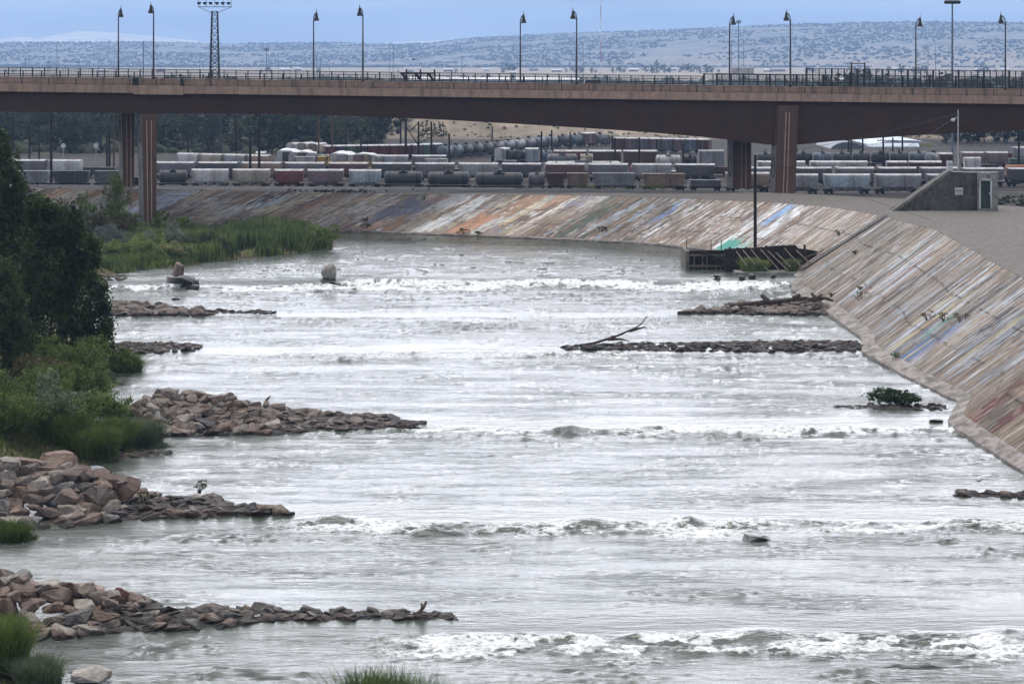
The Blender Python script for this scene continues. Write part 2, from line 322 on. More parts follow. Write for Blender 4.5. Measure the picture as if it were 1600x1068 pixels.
def make_levee():
    us = [0.]
    u8 = tl[8]
    while us[-1] < tl[-1]: us.append(us[-1] + (.20 if us[-1] < u8 - 30 else .11 if us[-1] < tl[17] else .5))
    us[-1] = tl[-1]; us = np.array(us); nv = 90; vs = np.linspace(0, 1, nv)
    T = np.array([[*p] for p in toe]); C = np.array([[*p] for p in crest])
    tp = np.stack([np.interp(us, tl, T[:, k]) for k in range(3)], 1); cp = np.stack([np.interp(us, tl, C[:, k]) for k in range(3)], 1)
    # run below the water too
    dn = tp - (cp - tp) * .12
    G = dn[:, None, :] + (cp - dn)[:, None, :] * vs[None, :, None]
    vv = -.12 / 1.0 + vs * 1.12
    U = us[:, None] + 0 * vs[None, :]; V = vv[None, :] + 0 * U
    base = np.array([.30, .232, .172]) * (1 + .14 * fbm(U / 5, V * 3, 4, 1)[..., None])
    base = base * (1 - .3 * sst(fbm(U / 1.2, V * .8, 4, 19), .1, .5)[..., None])
    Cc = base.copy()
    ua = px_u(535); ub = px_u(870); uc = px_u(1000); ud = px_u(1180); ue = tl[8]; uf = tl[10]; ug = tl[14]
    PA = [((.70, .68, .64), 5), ((.47, .52, .55), 1), ((.55, .36, .25), 4), ((.42, .36, .31), 3), ((.25, .19, .17), 2), ((.60, .52, .38), 3), ((.52, .45, .40), 3), ((.32, .33, .38), 1)]
    PB = [((.22, .17, .13), 5), ((.13, .14, .14), 3), ((.16, .20, .15), 3), ((.45, .40, .36), 2), ((.30, .26, .24), 3), ((.35, .40, .46), 1)]  # under the bridge: its shadow put into the browns, plus dark green paint
    PC = [((.72, .71, .70), 6), ((.30, .22, .19), 4), ((.50, .42, .36), 3), ((.60, .40, .38), 1), ((.20, .17, .16), 3), ((.55, .58, .60), 2)]
    PD = [((.68, .66, .62), 4), ((.27, .19, .15), 4), ((.55, .45, .33), 3), ((.35, .33, .32), 3), ((.46, .40, .34), 3), ((.36, .42, .38), 1), ((.15, .13, .12), 2)]
    PE = [((.66, .70, .74), 6), ((.50, .57, .65), 4), ((.25, .22, .21), 2), ((.22, .15, .12), 3), ((.48, .36, .26), 5), ((.60, .55, .34), 1), ((.36, .40, .50), 2), ((.13, .13, .14), 3)]
    PF = [((.23, .08, .08), 3), ((.42, .33, .26), 4), ((.20, .16, .14), 4), ((.50, .48, .46), 2), ((.40, .25, .18), 3), ((.12, .12, .12), 2)]
    rr = random.Random(5)
    def pick(pal):
        t = rr.random() * sum(w_ for _, w_ in pal)
        for c_, w_ in pal:
            t -= w_
            if t <= 0: return np.array(c_)
        return np.array(pal[-1][0])
    def streak(u0, wd, v0, v1, col, al=1., slant=0.):
        i0 = np.searchsorted(us, u0 - .1); i1 = np.searchsorted(us, u0 + wd + .1)
        if i1 <= i0: return
        u_ = U[i0:i1]; v_ = V[i0:i1]
        sd = rr.randrange(9999)
        e = vn(u_ / .5, v_ * 11, sd) * min(.28, .06 + .2 * wd); e2 = vn(u_ / .25, v_ * 4, sd + 1) * .16
        mk = sst(u_ + e, u0, u0 + .04) * (1 - sst(u_ + e, u0 + wd - .04, u0 + wd)) * sst(v_ + e2, v0, v0 + .01) * (1 - sst(v_ + e2, v1 - .01, v1))
        peel = sst(fbm(u_ / .5, v_ * 6, 3, sd + 2), -.55 + (1 - al) * .9, -.45 + (1 - al) * .9)
        k = (mk * peel)[..., None]; Cc[i0:i1] = Cc[i0:i1] * (1 - k) + col * k
    def fill(u0, u1, n, pal, wmin, wmax, lmin, lmax, al=(.5, 1)):
        for _ in range(n):
            a = rr.uniform(u0, u1); wd = wmin + (wmax - wmin) * rr.random() ** 2; l_ = rr.uniform(lmin, lmax); v0 = rr.uniform(-.1, 1.05 - l_ * .6)
            streak(a, wd, v0, v0 + l_, pick(pal) * rr.uniform(.6, 1.18), rr.uniform(*al))
    fill(0, ub, 400, PA, .4, 3.0, .12, .6)
    fill(0, ub, 300, PA, .15, .6, .08, .45); fill(0, ub, 60, PA, 2.5, 6, .25, .6, (.4, .8))
    fill(ub - 4, uc, 260, PB, .3, 2.2, .2, .9)  # bridge shadow painted onto the slope as dark streaks, mixed with real paint
    fill(ub, uc, 160, PC, .1, .35, .05, .3)
    fill(uc - 3, ud, 260, PB[:1] + PC, .2, .8, .15, .7)
    fill(uc - 3, ud + 2, 900, PC, .12, .4, .05, .28)
    fill(ud, ue, 160, PD + PC, .25, 1.2, .2, .8); fill(ud, ue, 260, PD, .12, .35, .1, .4)
    fill(ue, uf, 260, PD, .2, 1.0, .2, .9); fill(ue, uf, 380, PD, .10, .3, .08, .45)
    fill(uf, ug, 420, PE + PD[:3], .2, 1.1, .25, 1.); fill(uf, ug, 480, PE, .10, .3, .08, .5); fill(ue, ug, 26, PE + PD, 1.5, 4, .25, .6, (.35, .7))
    fill(ug, tl[-1], 300, PF, .3, 1.6, .2, .9); fill(ug, tl[-1], 300, PF, .1, .4, .1, .5)
    fill(ue, tl[-1], 330, [((.10, .085, .075), 3), ((.13, .10, .08), 2), ((.78, .78, .78), 2)], .12, .5, .12, .7, (.7, 1))
    # remembered patches
    u_ = px_u(150); streak(u_, 5.5, .35, 1., np.array((.62, .66, .74)), 1)
    u_ = px_u(550);
    for k in range(9): streak(u_ - 2 + k * .8, .9, .22 + .05 * abs(k - 2), .98 - .03 * k, np.array((.20, .20, .24)), .95)
    u_ = px_u(690); streak(u_, 4, .0, .55, np.array((.52, .30, .20)), .9); streak(u_ - 6, 3, .05, .95, np.array((.72, .71, .68)), .9)
    u_ = px_u(960); streak(u_, 1.6, .45, .8, np.array((.20, .27, .45)), .95); streak(u_ - 8, 1.5, .3, .95, np.array((.40, .46, .52)), .8)
    u_ = px_u(1105); streak(u_, 2.6, .0, .95, np.array((.78, .78, .78)), .95); streak(u_ + 3.5, 2.6, .55, 1.0, np.array((.30, .45, .68)), .95); streak(u_ + 7, 3.5, .3, .95, np.array((.76, .78, .80)), .9)
    streak(u_ + 1.5, 4.5, .0, .28, np.array((.10, .42, .34)), .85); streak(u_ + 6, 4, .02, .22, np.array((.22, .5, .45)), .8)
    u_ = tl[10]
    for du, wd, v0, v1, c_ in [(3, .9, .2, .95, (.60, .68, .78)), (1, .6, .0, .7, (.62, .68, .75)), (8, 1.0, .25, 1, (.74, .76, .80)), (9.6, .6, .3, 1, (.76, .78, .82)), (11, .8, .35, 1, (.76, .77, .80)), (14, 1.2, .1, .8, (.58, .66, .78)),
                              (5.5, .9, .08, .3, (.62, .30, .24)), (13, .5, .5, .8, (.45, .18, .24))]: streak(u_ + du, wd, v0, v1, np.array(c_), .95)
    u_ = tl[12]
    for du, wd, v0, v1, c_ in [(3, .7, .05, .6, (.60, .55, .28)), (7, .9, .1, .7, (.62, .57, .33)), (9, 1.1, .02, .45, (.12, .20, .34)), (13, 1.2, .0, .35, (.12, .22, .40)), (15.5, 1.3, .0, .5, (.16, .26, .44)), (11, .8, .3, .6, (.14, .42, .38)), (5, .8, .0, .9, (.70, .76, .80)),
                              (17, 1.2, .1, .5, (.40, .36, .50))]: streak(u_ + du, wd, v0, v1, np.array(c_), .92)
    u_ = tl[15]
    for du, wd in ((1.5, 2.5), (9, 2.2)): streak(u_ + du, wd, .12, 1., np.array((.17, .05, .055)), .98)
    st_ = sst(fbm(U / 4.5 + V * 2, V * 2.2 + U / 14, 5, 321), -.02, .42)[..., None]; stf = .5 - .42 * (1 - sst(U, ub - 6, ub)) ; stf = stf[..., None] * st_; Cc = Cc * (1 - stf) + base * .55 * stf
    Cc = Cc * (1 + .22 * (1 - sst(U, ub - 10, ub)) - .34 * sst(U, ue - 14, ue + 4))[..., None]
    wear = sst(fbm(U / .8, V * 9, 5, 322) + .3 * vn(U / 6, V * 3, 323), .08, .3)[..., None]; Cc = Cc * (1 - .5 * wear) + base * .5 * wear
    Cc = Cc * .88
    # slab joints, cracks, the bare toe
    for vj in (.33, .66):
        k = (np.exp(-((V - vj - .012 * vn(U / 3, U * 0, 44)) / .006) ** 2) * sst(vn(U / 2.2, V * 0 + vj, 45), -.3, .1))[..., None]; Cc = Cc * (1 - .75 * k)
    k = np.exp(-(((U + 1.2) % 6.1 - .05) / .10) ** 2)[..., None]; Cc = Cc * (1 - .5 * k)
    wet = (1 - sst(V, .0, .035))[..., None]; Cc = Cc * (1 - .55 * wet)
    spk = sst(vn(U / .12, V * 70, 88), .45, .6)[..., None]; Cc = Cc * (1 - .35 * spk)
    bump = .025 * fbm(U / .6, V * 14, 3, 9)
    G[..., 2] += bump * np.clip((1 - V) * 10, 0, 1)
    nu = len(us); idx = np.arange(nu * nv).reshape(nu, nv)
    f = np.stack([idx[:-1, :-1], idx[1:, :-1], idx[1:, 1:], idx[:-1, 1:]], -1).reshape(-1, 4)
    m = mat("painted levee concrete", (1, 1, 1), .9, .18, 1.6, .012, 14, attr="paint", spec=.2)
    root = empty("levee", toe[8], label="sloping concrete river levee covered in faded painted streaks", cat="levee")
    G2 = G.reshape(-1, 3) - np.array(toe[8])
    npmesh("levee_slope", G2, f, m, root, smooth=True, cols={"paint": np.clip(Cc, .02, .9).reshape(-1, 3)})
    # bare concrete toe ledge
    vv_, ff_ = [], []
    mb = MB()
    prev = None; off = toe[8]
    uu = np.arange(tl[3], tl[-1], 1.0)
    for u in uu:
        a = levee_pt(u, 0); c_ = levee_pt(u, 1); d = (c_ - a); o_ = Vector((-d.x, -d.y, 0)).normalized()
        up = levee_pt(u, .085 if u > tl[8] else .05); j = .12 * math.sin(u * .7) + .1 * math.sin(u * 1.9)
        up = up + Vector((0, 0, .05)) ; lo = a + o_ * (.35 + j * .5) + Vector((0, 0, .22)); lo2 = a + o_ * (.6 + j * .5) + Vector((0, 0, -1.2))
        ring = [up - off, lo - off, lo2 - off]
        if prev: 
            b = len(mb.v); mb.v += [tuple(p) for p in prev + ring]; mb.f += [(b, b + 3, b + 4, b + 1), (b + 1, b + 4, b + 5, b + 2)]
        prev = ring
    mt = mat("bare toe concrete", (.30, .27, .245), .9, .25, .5, .04, 5, col2=(.14, .12, .105), dirt=((.07, .06, .05), (.5, .5, 3), .8))
    mb.build("toe_ledge", mt, root, smooth=True)
make_levee()
# crest road / gravel plateau
BACK = [(-60, 287, 7.1), (250, 290, 7.1), (520, 291.5, 7.1), (650, 292.5, 7.1), (915, 295, 7.1), (1112, 298, 7.1), (1250, 302.5, 7.4), (1412, 311, 7.9), (1600, 323, 8.2), (1720, 327, 8.3)]
def make_crest():
    mg = mat("gravel", (.175, .160, .145), .95, .5, 1.3, .14, 6, col2=(.12, .108, .095), spec=.1)
    bk = [Vector((P(a, DZ(b_, z)), DZ(b_, z), z)) for a, b_, z in BACK]
    for i in range(10, len(crest)): bk.append(Vector((150 + i, crest[i].y + 20, 8.2)))
    nseg = 24; V_ = []; 
    us = []; inn = []; out = []
    for i in range(len(crest) - 1):
        for t in np.linspace(0, 1, 6, endpoint=False):
            inn.append(crest[i].lerp(crest[i + 1], t)); out.append(bk[i].lerp(bk[i + 1], t))
    inn.append(crest[-1]); out.append(bk[-1])
    inn = np.array([[*p] for p in inn]); out = np.array([[*p] for p in out])
    inn[:, 2] += .02
    ts = np.linspace(0, 1, nseg)
    G = inn[:, None] + (out - inn)[:, None] * ts[None, :, None]
    G[..., 2] += .22 * fbm(G[..., 0] / 14, G[..., 1] / 14, 3, 31) * np.sin(ts * np.pi)[None, :]
    d = out - inn; d[:, 2] = 0; dn = d / np.linalg.norm(d, axis=1)[:, None]; dn[:60] = (0, 1, 0)
    skirt = out + dn * 16; skirt[:, 2] = -1.0
    G = np.concatenate([G, skirt[:, None]], 1); n, k = G.shape[:2]
    idx = np.arange(n * k).reshape(n, k)
    f = np.stack([idx[:-1, :-1], idx[1:, :-1], idx[1:, 1:], idx[:-1, 1:]], -1).reshape(-1, 4)
    o = npmesh("gravel_road", G.reshape(-1, 3), f, mg, smooth=False); tag(o, kind='structure')
make_crest()
# ================================================================ GROUND far side: yard, plain, bluff, hills
def ground_z(x, y):
    yo = np.interp(x, [-400, -118, -50, 0, 43, 55, 75, 90, 110, 400], [452, 452, 440, 434, 428, 420, 398, 384, 378, 378])
    z = -8 + 8 * sst(y, yo, yo + 4)
    nb = fbm(x / 60, y / 60, 4, 3)
    # sandy bluff behind the yard
    bl = sst(x, -75, -45) * (1 - sst(x, 230, 330)); yb = 905 + .10 * np.abs(x + 20)
    z = z + bl * (11 + 3 * nb) * sst(y, yb, yb + 42) * (1 - sst(y, 1100, 1500)) + bl * 2.2 * fbm(x / 9, y / 9, 3, 5) * sst(y, yb, yb + 30) * (1 - sst(y, 1000, 1100))
    # low rise under the wood
    z = z + 5 * sst(y, 900, 1300) * (1 - sst(x, -90, -60)) * (1 - sst(y, 2000, 2600))
    # hills
    px = 800 + x * F / np.maximum(y, 1)
    sky_row = np.interp(px, [-900, 0, 200, 330, 400, 520, 620, 670, 740, 820, 900, 1000, 1100, 1200, 1330, 1450, 1600, 2500], [66, 67, 66, 68, 68, 67, 68.5, 68, 60, 56, 52, 49, 45, 40, 36, 34.5, 36, 32])
    near = np.interp(px, [-900, 0, 600, 900, 1600, 2500], [8800, 8800, 8500, 8000, 7300, 7100])
    top = near + 3200
    hz = (Y0 - sky_row) * top / F + HC
    rid = fbm(x / 700, y / 700, 5, 21)
    t = np.clip((y - near) / 3200, 0, 1)
    z = z + hz * (t ** .8) * (1 + .16 * rid * (1 - t) + .02 * fbm(x / 100, y / 100, 3, 29)) + 6 * rid * t * (1 - t)
    return z
def make_ground():
    a = [372.]
    while a[-1] < 13400:
        d = a[-1]; a.append(d + (3 if d < 470 else 9 if d < 1250 else 40 if d < 4000 else 56))
    ys = np.array(a); u = np.linspace(-1, 1, 420)
    Y, Uu = np.meshgrid(ys, u, indexing='ij'); X = Uu * (150 + .42 * Y)
    Zg = ground_z(X, Y)
    ny, nx = X.shape; idx = np.arange(nx * ny).reshape(ny, nx)
    f = np.stack([idx[:-1, :-1], idx[:-1, 1:], idx[1:, 1:], idx[1:, :-1]], -1).reshape(-1, 4)
    # ground cover colours: ballast in the yard, sand on the bluff, dry grass on the plain, juniper spots on the mesa
    yard = (1 - sst(Y, 880, 930))[..., None]; n1 = fbm(X / 25, Y / 40, 4, 61)
    c = np.array([.048, .043, .039]) * yard + (1 - yard) * np.array([.30, .25, .19]) * (1 + .35 * n1[..., None])
    wd_ = (sst(Y, 745, 775) * (1 - sst(X + .03 * (Y - 900), -62, -50)))[..., None] * (1 - sst(Y, 1500, 1800))[..., None]; c = c * (1 - wd_) + wd_ * np.array([.05, .055, .03])
    c = np.clip(c, .01, .9)
    hillm = sst(Y, 7300, 8800)[..., None]
    c = c * (1 - hillm) + hillm * np.array([.205, .20, .20])
    m = mat("dry ground", (1, 1, 1), .95, .3, .02, attr="soil", spec=.05)
    n = m.node_tree.nodes; l = m.node_tree.links; b = n['Principled BSDF']; prev = b.inputs['Base Color'].links[0].from_socket
    t = n.new("ShaderNodeTexCoord"); sp2 = n.new("ShaderNodeSeparateXYZ"); l.new(t.outputs['Object'], sp2.inputs[0])
    mp = n.new("ShaderNodeMapping"); mp.inputs['Scale'].default_value = (1, .35, 0); l.new(t.outputs['Object'], mp.inputs[0])
    def nz_(s, d, lo, hi):
        q = n.new("ShaderNodeTexNoise"); q.inputs['Scale'].default_value = s; q.inputs['Detail'].default_value = d; q.inputs['Roughness'].default_value = .65; l.new(mp.outputs[0], q.inputs[0])
        r = n.new("ShaderNodeMapRange"); r.inputs[1].default_value = lo; r.inputs[2].default_value = hi; l.new(q.outputs[0], r.inputs[0]); return r.outputs[0]
    spots = nz_(.013, 8, .47, .53); big = nz_(.0021, 5, .40, .60)
    mul = n.new("ShaderNodeMath"); mul.operation = 'MULTIPLY_ADD'; l.new(big, mul.inputs[0]); mul.inputs[1].default_value = .45; mul.inputs[2].default_value = .35
    mu2 = n.new("ShaderNodeMath"); mu2.operation = 'MULTIPLY'; l.new(spots, mu2.inputs[0]); l.new(mul.outputs[0], mu2.inputs[1])
    far = n.new("ShaderNodeMapRange"); far.inputs[1].default_value = 7400; far.inputs[2].default_value = 9000; far.inputs[3].default_value = .3; l.new(sp2.outputs[1], far.inputs[0])
    yd = n.new("ShaderNodeMapRange"); yd.inputs[1].default_value = 900; yd.inputs[2].default_value = 960; l.new(sp2.outputs[1], yd.inputs[0])
    mu3 = n.new("ShaderNodeMath"); mu3.operation = 'MULTIPLY'; l.new(mu2.outputs[0], mu3.inputs[0]); l.new(far.outputs[0], mu3.inputs[1])
    mu4 = n.new("ShaderNodeMath"); mu4.operation = 'MULTIPLY'; l.new(mu3.outputs[0], mu4.inputs[0]); l.new(yd.outputs[0], mu4.inputs[1])
    mx = n.new("ShaderNodeMix"); mx.data_type = 'RGBA'; l.new(mu4.outputs[0], mx.inputs[0]); l.new(prev, mx.inputs[6]); mx.inputs[7].default_value = (.035, .05, .03, 1)
    l.new(mx.outputs[2], b.inputs['Base Color'])
    o = npmesh("ground", np.stack([X.ravel(), Y.ravel(), Zg.ravel()], 1), f, m, smooth=True, cols={"soil": c.reshape(-1, 3)}); tag(o, kind='structure')
    # the pale mountain behind
    D = 19000.; xs = np.linspace(-6600, 2600, 300); rows = np.linspace(0, 1, 24)
    px = 800 + xs * F / D
    row = np.interp(px, [-900, -300, 0, 40, 70, 95, 120, 170, 240, 330, 450, 560, 640, 700, 740, 800, 900, 1300], [60, 57, 62, 58, 66, 58, 49.5, 51, 58, 67, 72, 70, 66, 64, 66, 60, 64, 80])
    row = row + .8 * vn(px / 14, px * 0, 4)
    Xm = xs[None] * (1 + 0 * rows[:, None]); Ym = D - 4300 * (1 - rows[:, None]) + 0 * Xm
    Zm = rows[:, None] ** .75 * ((Y0 - row) * D / F + HC)[None] * (1 + .12 * fbm(Xm / 800, Ym / 800, 4, 8) * (1 - rows[:, None])) + 4
    ny, nx = Xm.shape; idx = np.arange(nx * ny).reshape(ny, nx)
    f = np.stack([idx[:-1, :-1], idx[:-1, 1:], idx[1:, 1:], idx[1:, :-1]], -1).reshape(-1, 4)
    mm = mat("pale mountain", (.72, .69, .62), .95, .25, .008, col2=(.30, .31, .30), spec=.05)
    o = npmesh("mountain", np.stack([Xm.ravel(), Ym.ravel(), Zm.ravel()], 1), f, mm, smooth=True); tag(o, kind='structure')
    o = MB().box(-6800, 6800, 13300, 20400, -6, -5).build("far_plain", mat("far plain", (.35, .31, .24), .95, .2, .01)); tag(o, kind='structure')
    # river bed below the water
    o = MB().box(-200, 160, 90, 470, -10, -9).build("river_bed", mat("river bed", (.10, .09, .07))); tag(o, kind='structure')
make_ground()
# ================================================================ LEFT BANK
SH = [(95, -22), (131, -26), (138, -30), (145, -34), (160, -38), (168, -36.5), (178, -37.5), (192, -34.5), (200, -30.5), (207, -36), (222, -37), (237, -39), (257, -45), (290, -52), (326, -59), (334, -58.5), (345, -54), (364, -41), (374, -34), (383, -29.5), (400, -31), (409, -36), (413, -70), (440, -80)]
def shore(y): return np.interp(y, [a for a, _ in SH], [b_ for _, b_ in SH])
def bank_z(x, y):
    x = np.asarray(x, float); y = np.asarray(y, float)
    d = shore(y) - x + 1.2 * vn(x / 4, y / 4, 2)
    zw = np.interp(y, [143, 176, 215, 264, 298, 332], [-3.65, -3.05, -2.55, -1.95, -1.45, -.0])
    return zw + np.where(d < 0, d * .5, np.clip(d * .22, 0, 2.2 - 1.4 * sst(y, 320, 345))) - .12 + .25 * fbm(x / 5, y / 5, 3, 6) * np.clip(d, 0, 1)
def bz(x, y): return float(bank_z(np.array([x]), np.array([y]))[0])
def make_bank():
    xs = np.arange(-130, -16, .8); ys = np.arange(96, 442, .8); X, Y = np.meshgrid(xs, ys); Zb = bank_z(X, Y)
    ny, nx = X.shape; idx = np.arange(nx * ny).reshape(ny, nx)
    f = np.stack([idx[:-1, :-1], idx[:-1, 1:], idx[1:, 1:], idx[1:, :-1]], -1).reshape(-1, 4)
    m = mat("grassy earth", (.075, .085, .035), .95, .4, .25, .05, 4, col2=(.11, .085, .055), spec=.1)
    o = npmesh("river_bank", np.stack([X.ravel(), Y.ravel(), Zb.ravel()], 1), f, m, smooth=True); tag(o, kind='structure')
make_bank()
# ================================================================ BRIDGE
SB = .116; DB = SB * F
def bx(px): return (px - 800) * SB
def yt(px): return 131 + 20 * px / 1600.
def zt(px): return HC - (yt(px) - Y0) * SB
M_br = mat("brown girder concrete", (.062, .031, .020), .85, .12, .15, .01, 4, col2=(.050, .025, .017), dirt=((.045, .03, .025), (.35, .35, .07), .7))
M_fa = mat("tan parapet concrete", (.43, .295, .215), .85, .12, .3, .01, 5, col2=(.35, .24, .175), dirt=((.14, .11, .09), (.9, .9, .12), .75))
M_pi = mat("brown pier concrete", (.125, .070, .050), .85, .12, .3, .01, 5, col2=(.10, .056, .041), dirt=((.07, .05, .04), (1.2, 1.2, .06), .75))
M_gr = mat("grey pier concrete", (.26, .24, .22), .9, .15, .4, .01, 5, dirt=((.12, .11, .10), (1.5, 1.5, .08), .5))
M_blk = mat("black painted steel", (.016, .016, .018), .5, .1, 2, spec=.4)
M_asph = mat("asphalt", (.055, .055, .055), .9, .2, 1)
def make_bridge():
    root = empty("road_bridge", (bx(1220), DB, 7.2), label="long tan and brown concrete road bridge crossing the river on paired piers", cat="bridge")
    O = Vector(root.location)
    class B(MB):
        def build(s, *a, **k):
            s.v = [(p[0] - O.x, p[1] - O.y, p[2] - O.z) for p in s.v]; return MB.build(s, *a, **k)
    PXS = [-700, -300, -60, 0, 120, 230, 320, 400, 500, 600, 700, 800, 900, 1000, 1100, 1160, 1200, 1245, 1300, 1400, 1500, 1600, 1750, 2000, 2300]
    SOF = dict(zip(PXS, [200, 180, 175.5, 175, 176, 177.5, 178, 178, 180, 183.5, 188, 193.5, 199.5, 206, 214.5, 221, 226.5, 227, 221.5, 214, 208, 204, 200, 198, 200]))
    def strip(b, y0, y1, top, bot):      # slab following the grade; top/bot give rows at px
        n = len(PXS); vs = []
        for px in PXS: vs += [(bx(px), y0, top(px)), (bx(px), y1, top(px)), (bx(px), y1, bot(px)), (bx(px), y0, bot(px))]
        fs = [(4 * i + k, 4 * i + (k + 1) % 4, 4 * i + 4 + (k + 1) % 4, 4 * i + 4 + k) for i in range(n - 1) for k in range(4)]
        fs += [(0, 1, 2, 3), tuple(4 * (n - 1) + k for k in (3, 2, 1, 0))]
        b.add(vs, fs)
    zs = lambda px: HC - (SOF[px] - Y0) * SB
    for yo, nm in ((0, "girder"), (16.6, "girder")):
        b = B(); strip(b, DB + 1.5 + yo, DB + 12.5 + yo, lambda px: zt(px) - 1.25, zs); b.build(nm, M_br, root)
    for yo in (0, 16.6):
        b = B(); strip(b, DB + .30 + yo, DB + 15.2 + yo, lambda px: zt(px) - .28, lambda px: zt(px) - 1.25); b.build("deck", M_asph, root)
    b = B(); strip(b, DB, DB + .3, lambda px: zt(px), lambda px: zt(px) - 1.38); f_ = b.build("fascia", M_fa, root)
    # joints of the fascia panels (thin grooves stand 3 mm proud as dark seal strips)
    for px in range(-60, 1700, 82):
        b = B(); z = zt(px); b.box(bx(px) - .025, bx(px) + .025, DB - .012, DB - .002, z - 1.36, z - .02); b.build("joint_seal", mat("dark seal", (.12, .09, .075)), root)
    b = B(); strip(b, DB + 31.9, DB + 32.2, lambda px: zt(px), lambda px: zt(px) - 1.38); b.build("fascia", M_fa, root)
    b = B(); strip(b, DB + 2.6, DB + 3.0, lambda px: zt(px) + 1.34, lambda px: zt(px) - .27); b.build("barrier", M_fa, root)
    b = B(); strip(b, DB + 29.2, DB + 29.6, lambda px: zt(px) + 1.0, lambda px: zt(px) - .27); b.build("barrier", M_fa, root)
    # thickened blocks over the pier
    b = B(); x0, x1 = bx(209), bx(286)
    b.hexa([(x0, DB - .35, zt(209) - 1.6), (x1, DB - .35, zt(286) - 1.6), (x1, DB - .003, zt(286) - 1.6), (x0, DB - .003, zt(209) - 1.6), (x0, DB - .35, zt(209) + .02), (x1, DB - .35, zt(286) + .02), (x1, DB - .003, zt(286) + .02), (x0, DB - .003, zt(209) + .02)])
    b.build("overlook_block", M_fa, root, bevel=.03)
    # lamp plinths on the barrier
    for px in (240, 567, 901, 1235, 1571):
        b = B(); b.box(bx(px) - .9, bx(px) + .9, DB + 2.2, DB + 3.1, zt(px) - .27, zt(px) + 1.15); b.build("lamp_plinth", M_fa, root, bevel=.03)
    # near handrail
    rl = None
    b = B(); fl = DB + .12
    for a, c_ in zip(PXS[:-1], PXS[1:]):
        for dz, r_ in ((1.22, .045), (.18, .03), (.95, .02)): b.bar((bx(a), fl, zt(a) + dz), (bx(c_), fl, zt(c_) + dz), r_, n=4)
    px = 37 - 43.2 * 3
    while px < 1700:
        b.box(bx(px) - .07, bx(px) + .07, fl - .07, fl + .07, zt(px) - .35, zt(px) + 1.3); px += 42.2
    rl = b.build("handrail", M_blk, root)
    b = B(); px = -90.
    while px < 1700:
        b.box(bx(px) - .014, bx(px) + .014, fl - .014, fl + .014, zt(px) + .15, zt(px) + 1.2); px += 2.6
    b.build("balusters", M_blk, rl)
    b = B()
    for px in (209.5, 214.5, 284): b = B(); b.box(bx(px) - .26, bx(px) + .26, DB - .33, DB + .2, zt(px) + .02, zt(px) + 1.45); b.build("end_post", M_blk, root)
    # piers (skewed slabs)
    def skew(b, xl, xr, yf, dep, z0, z1, sk=.36, txl=None, txr=None):
        txl = xl if txl is None else txl; txr = xr if txr is None else txr
        b.hexa([(xl, yf, z0), (xr, yf, z0), (xr - sk * dep, yf + dep, z0), (xl - sk * dep, yf + dep, z0),
                (txl, yf, z1), (txr, yf, z1), (txr - sk * dep, yf + dep, z1), (txl - sk * dep, yf + dep, z1)])
    def pier(pxl, pxr, yf, dep, z0, z1, side_oval, tl_=0, tr_=0, flutes=(.38, .56)):
        k = yf / F; xl, xr = (pxl - 800) * k, (pxr - 800) * k
        b = B(); skew(b, xl, xr, yf, dep, z0, z1, txl=xl + tl_, txr=xr + tr_)
        p = b.build("pier", M_pi, root, bevel=.05)
        def at_(t, z): q = (z - z0) / (z1 - z0); return (xl + tl_ * q) * (1 - t) + (xr + tr_ * q) * t
        b = B()
        for t in flutes:
            w_ = .18; zz0, zz1 = z0 + .1, z1 - 1.2
            b.hexa([(at_(t, zz0) - w_ / 2, yf - .09, zz0), (at_(t, zz0) + w_ / 2, yf - .09, zz0), (at_(t, zz0) + w_ / 2, yf - .003, zz0), (at_(t, zz0) - w_ / 2, yf - .003, zz0),
                    (at_(t, zz1) - w_ / 2, yf - .09, zz1), (at_(t, zz1) + w_ / 2, yf - .09, zz1), (at_(t, zz1) + w_ / 2, yf - .003, zz1), (at_(t, zz1) - w_ / 2, yf - .003, zz1)])
        b.build("fluting", M_fa, p)
        # grey end panel with an oval on the side that faces the river
        n = Vector((-1, -.36, 0)).normalized() * .05
        zc = side_oval[0]; 
        b = B(); y1 = yf + .25; y2 = yf + dep - .25
        z2 = min(z1, side_oval[2])
        X = lambda y, z=zc: xl + tl_ * (z - z0) / (z1 - z0) - .36 * (y - yf)
        b.hexa([(X(y1, z0) + n.x, y1 + n.y, z0), (X(y2, z0) + n.x, y2 + n.y, z0), (X(y2, z0) - .01, y2, z0), (X(y1, z0) - .01, y1, z0), (X(y1, z2) + n.x, y1 + n.y, z2), (X(y2, z2) + n.x, y2 + n.y, z2), (X(y2, z2) - .01, y2, z2), (X(y1, z2) - .01, y1, z2)])
        b.build("end_panel", M_gr, p)
        b = B(); ym = (y1 + y2) / 2; ra = (y2 - y1) * .28; rb = side_oval[1]
        pts = [(X(ym + ra * math.cos(t), zc + rb * math.sin(t)) + 1.6 * n.x, ym + ra * math.cos(t) + 1.6 * n.y, zc + rb * math.sin(t)) for t in np.linspace(0, 2 * math.pi, 25)]
        b.path(pts, .09, 5); b.build("oval_relief", mat("dark relief", (.05, .045, .045)), p)
    zr = lambda py, D=DB: HC - (py - Y0) * D / F
    pier(226, 244, DB + .5, 4.8, -1, zr(178), (zr(206), 2.0, 99), -.45, .15, (.3, .62))
    pier(1212, 1243, DB + .5, 2.3, 6.8, zr(165), (zr(262), 1.9, zr(228)), .55, .55)
    pier(194, 209.5, DB + 17.2, 4.2, -1, zr(170, DB + 17), (zr(206, DB + 17), 2.0, 99), -.4, .1, (.35, .7))
    pier(1146, 1174, DB + 17.2, 2.6, 6.8, zr(170, DB + 17), (zr(261, DB + 17), 1.9, 99), 0, 0, (.45, .7))
make_bridge()
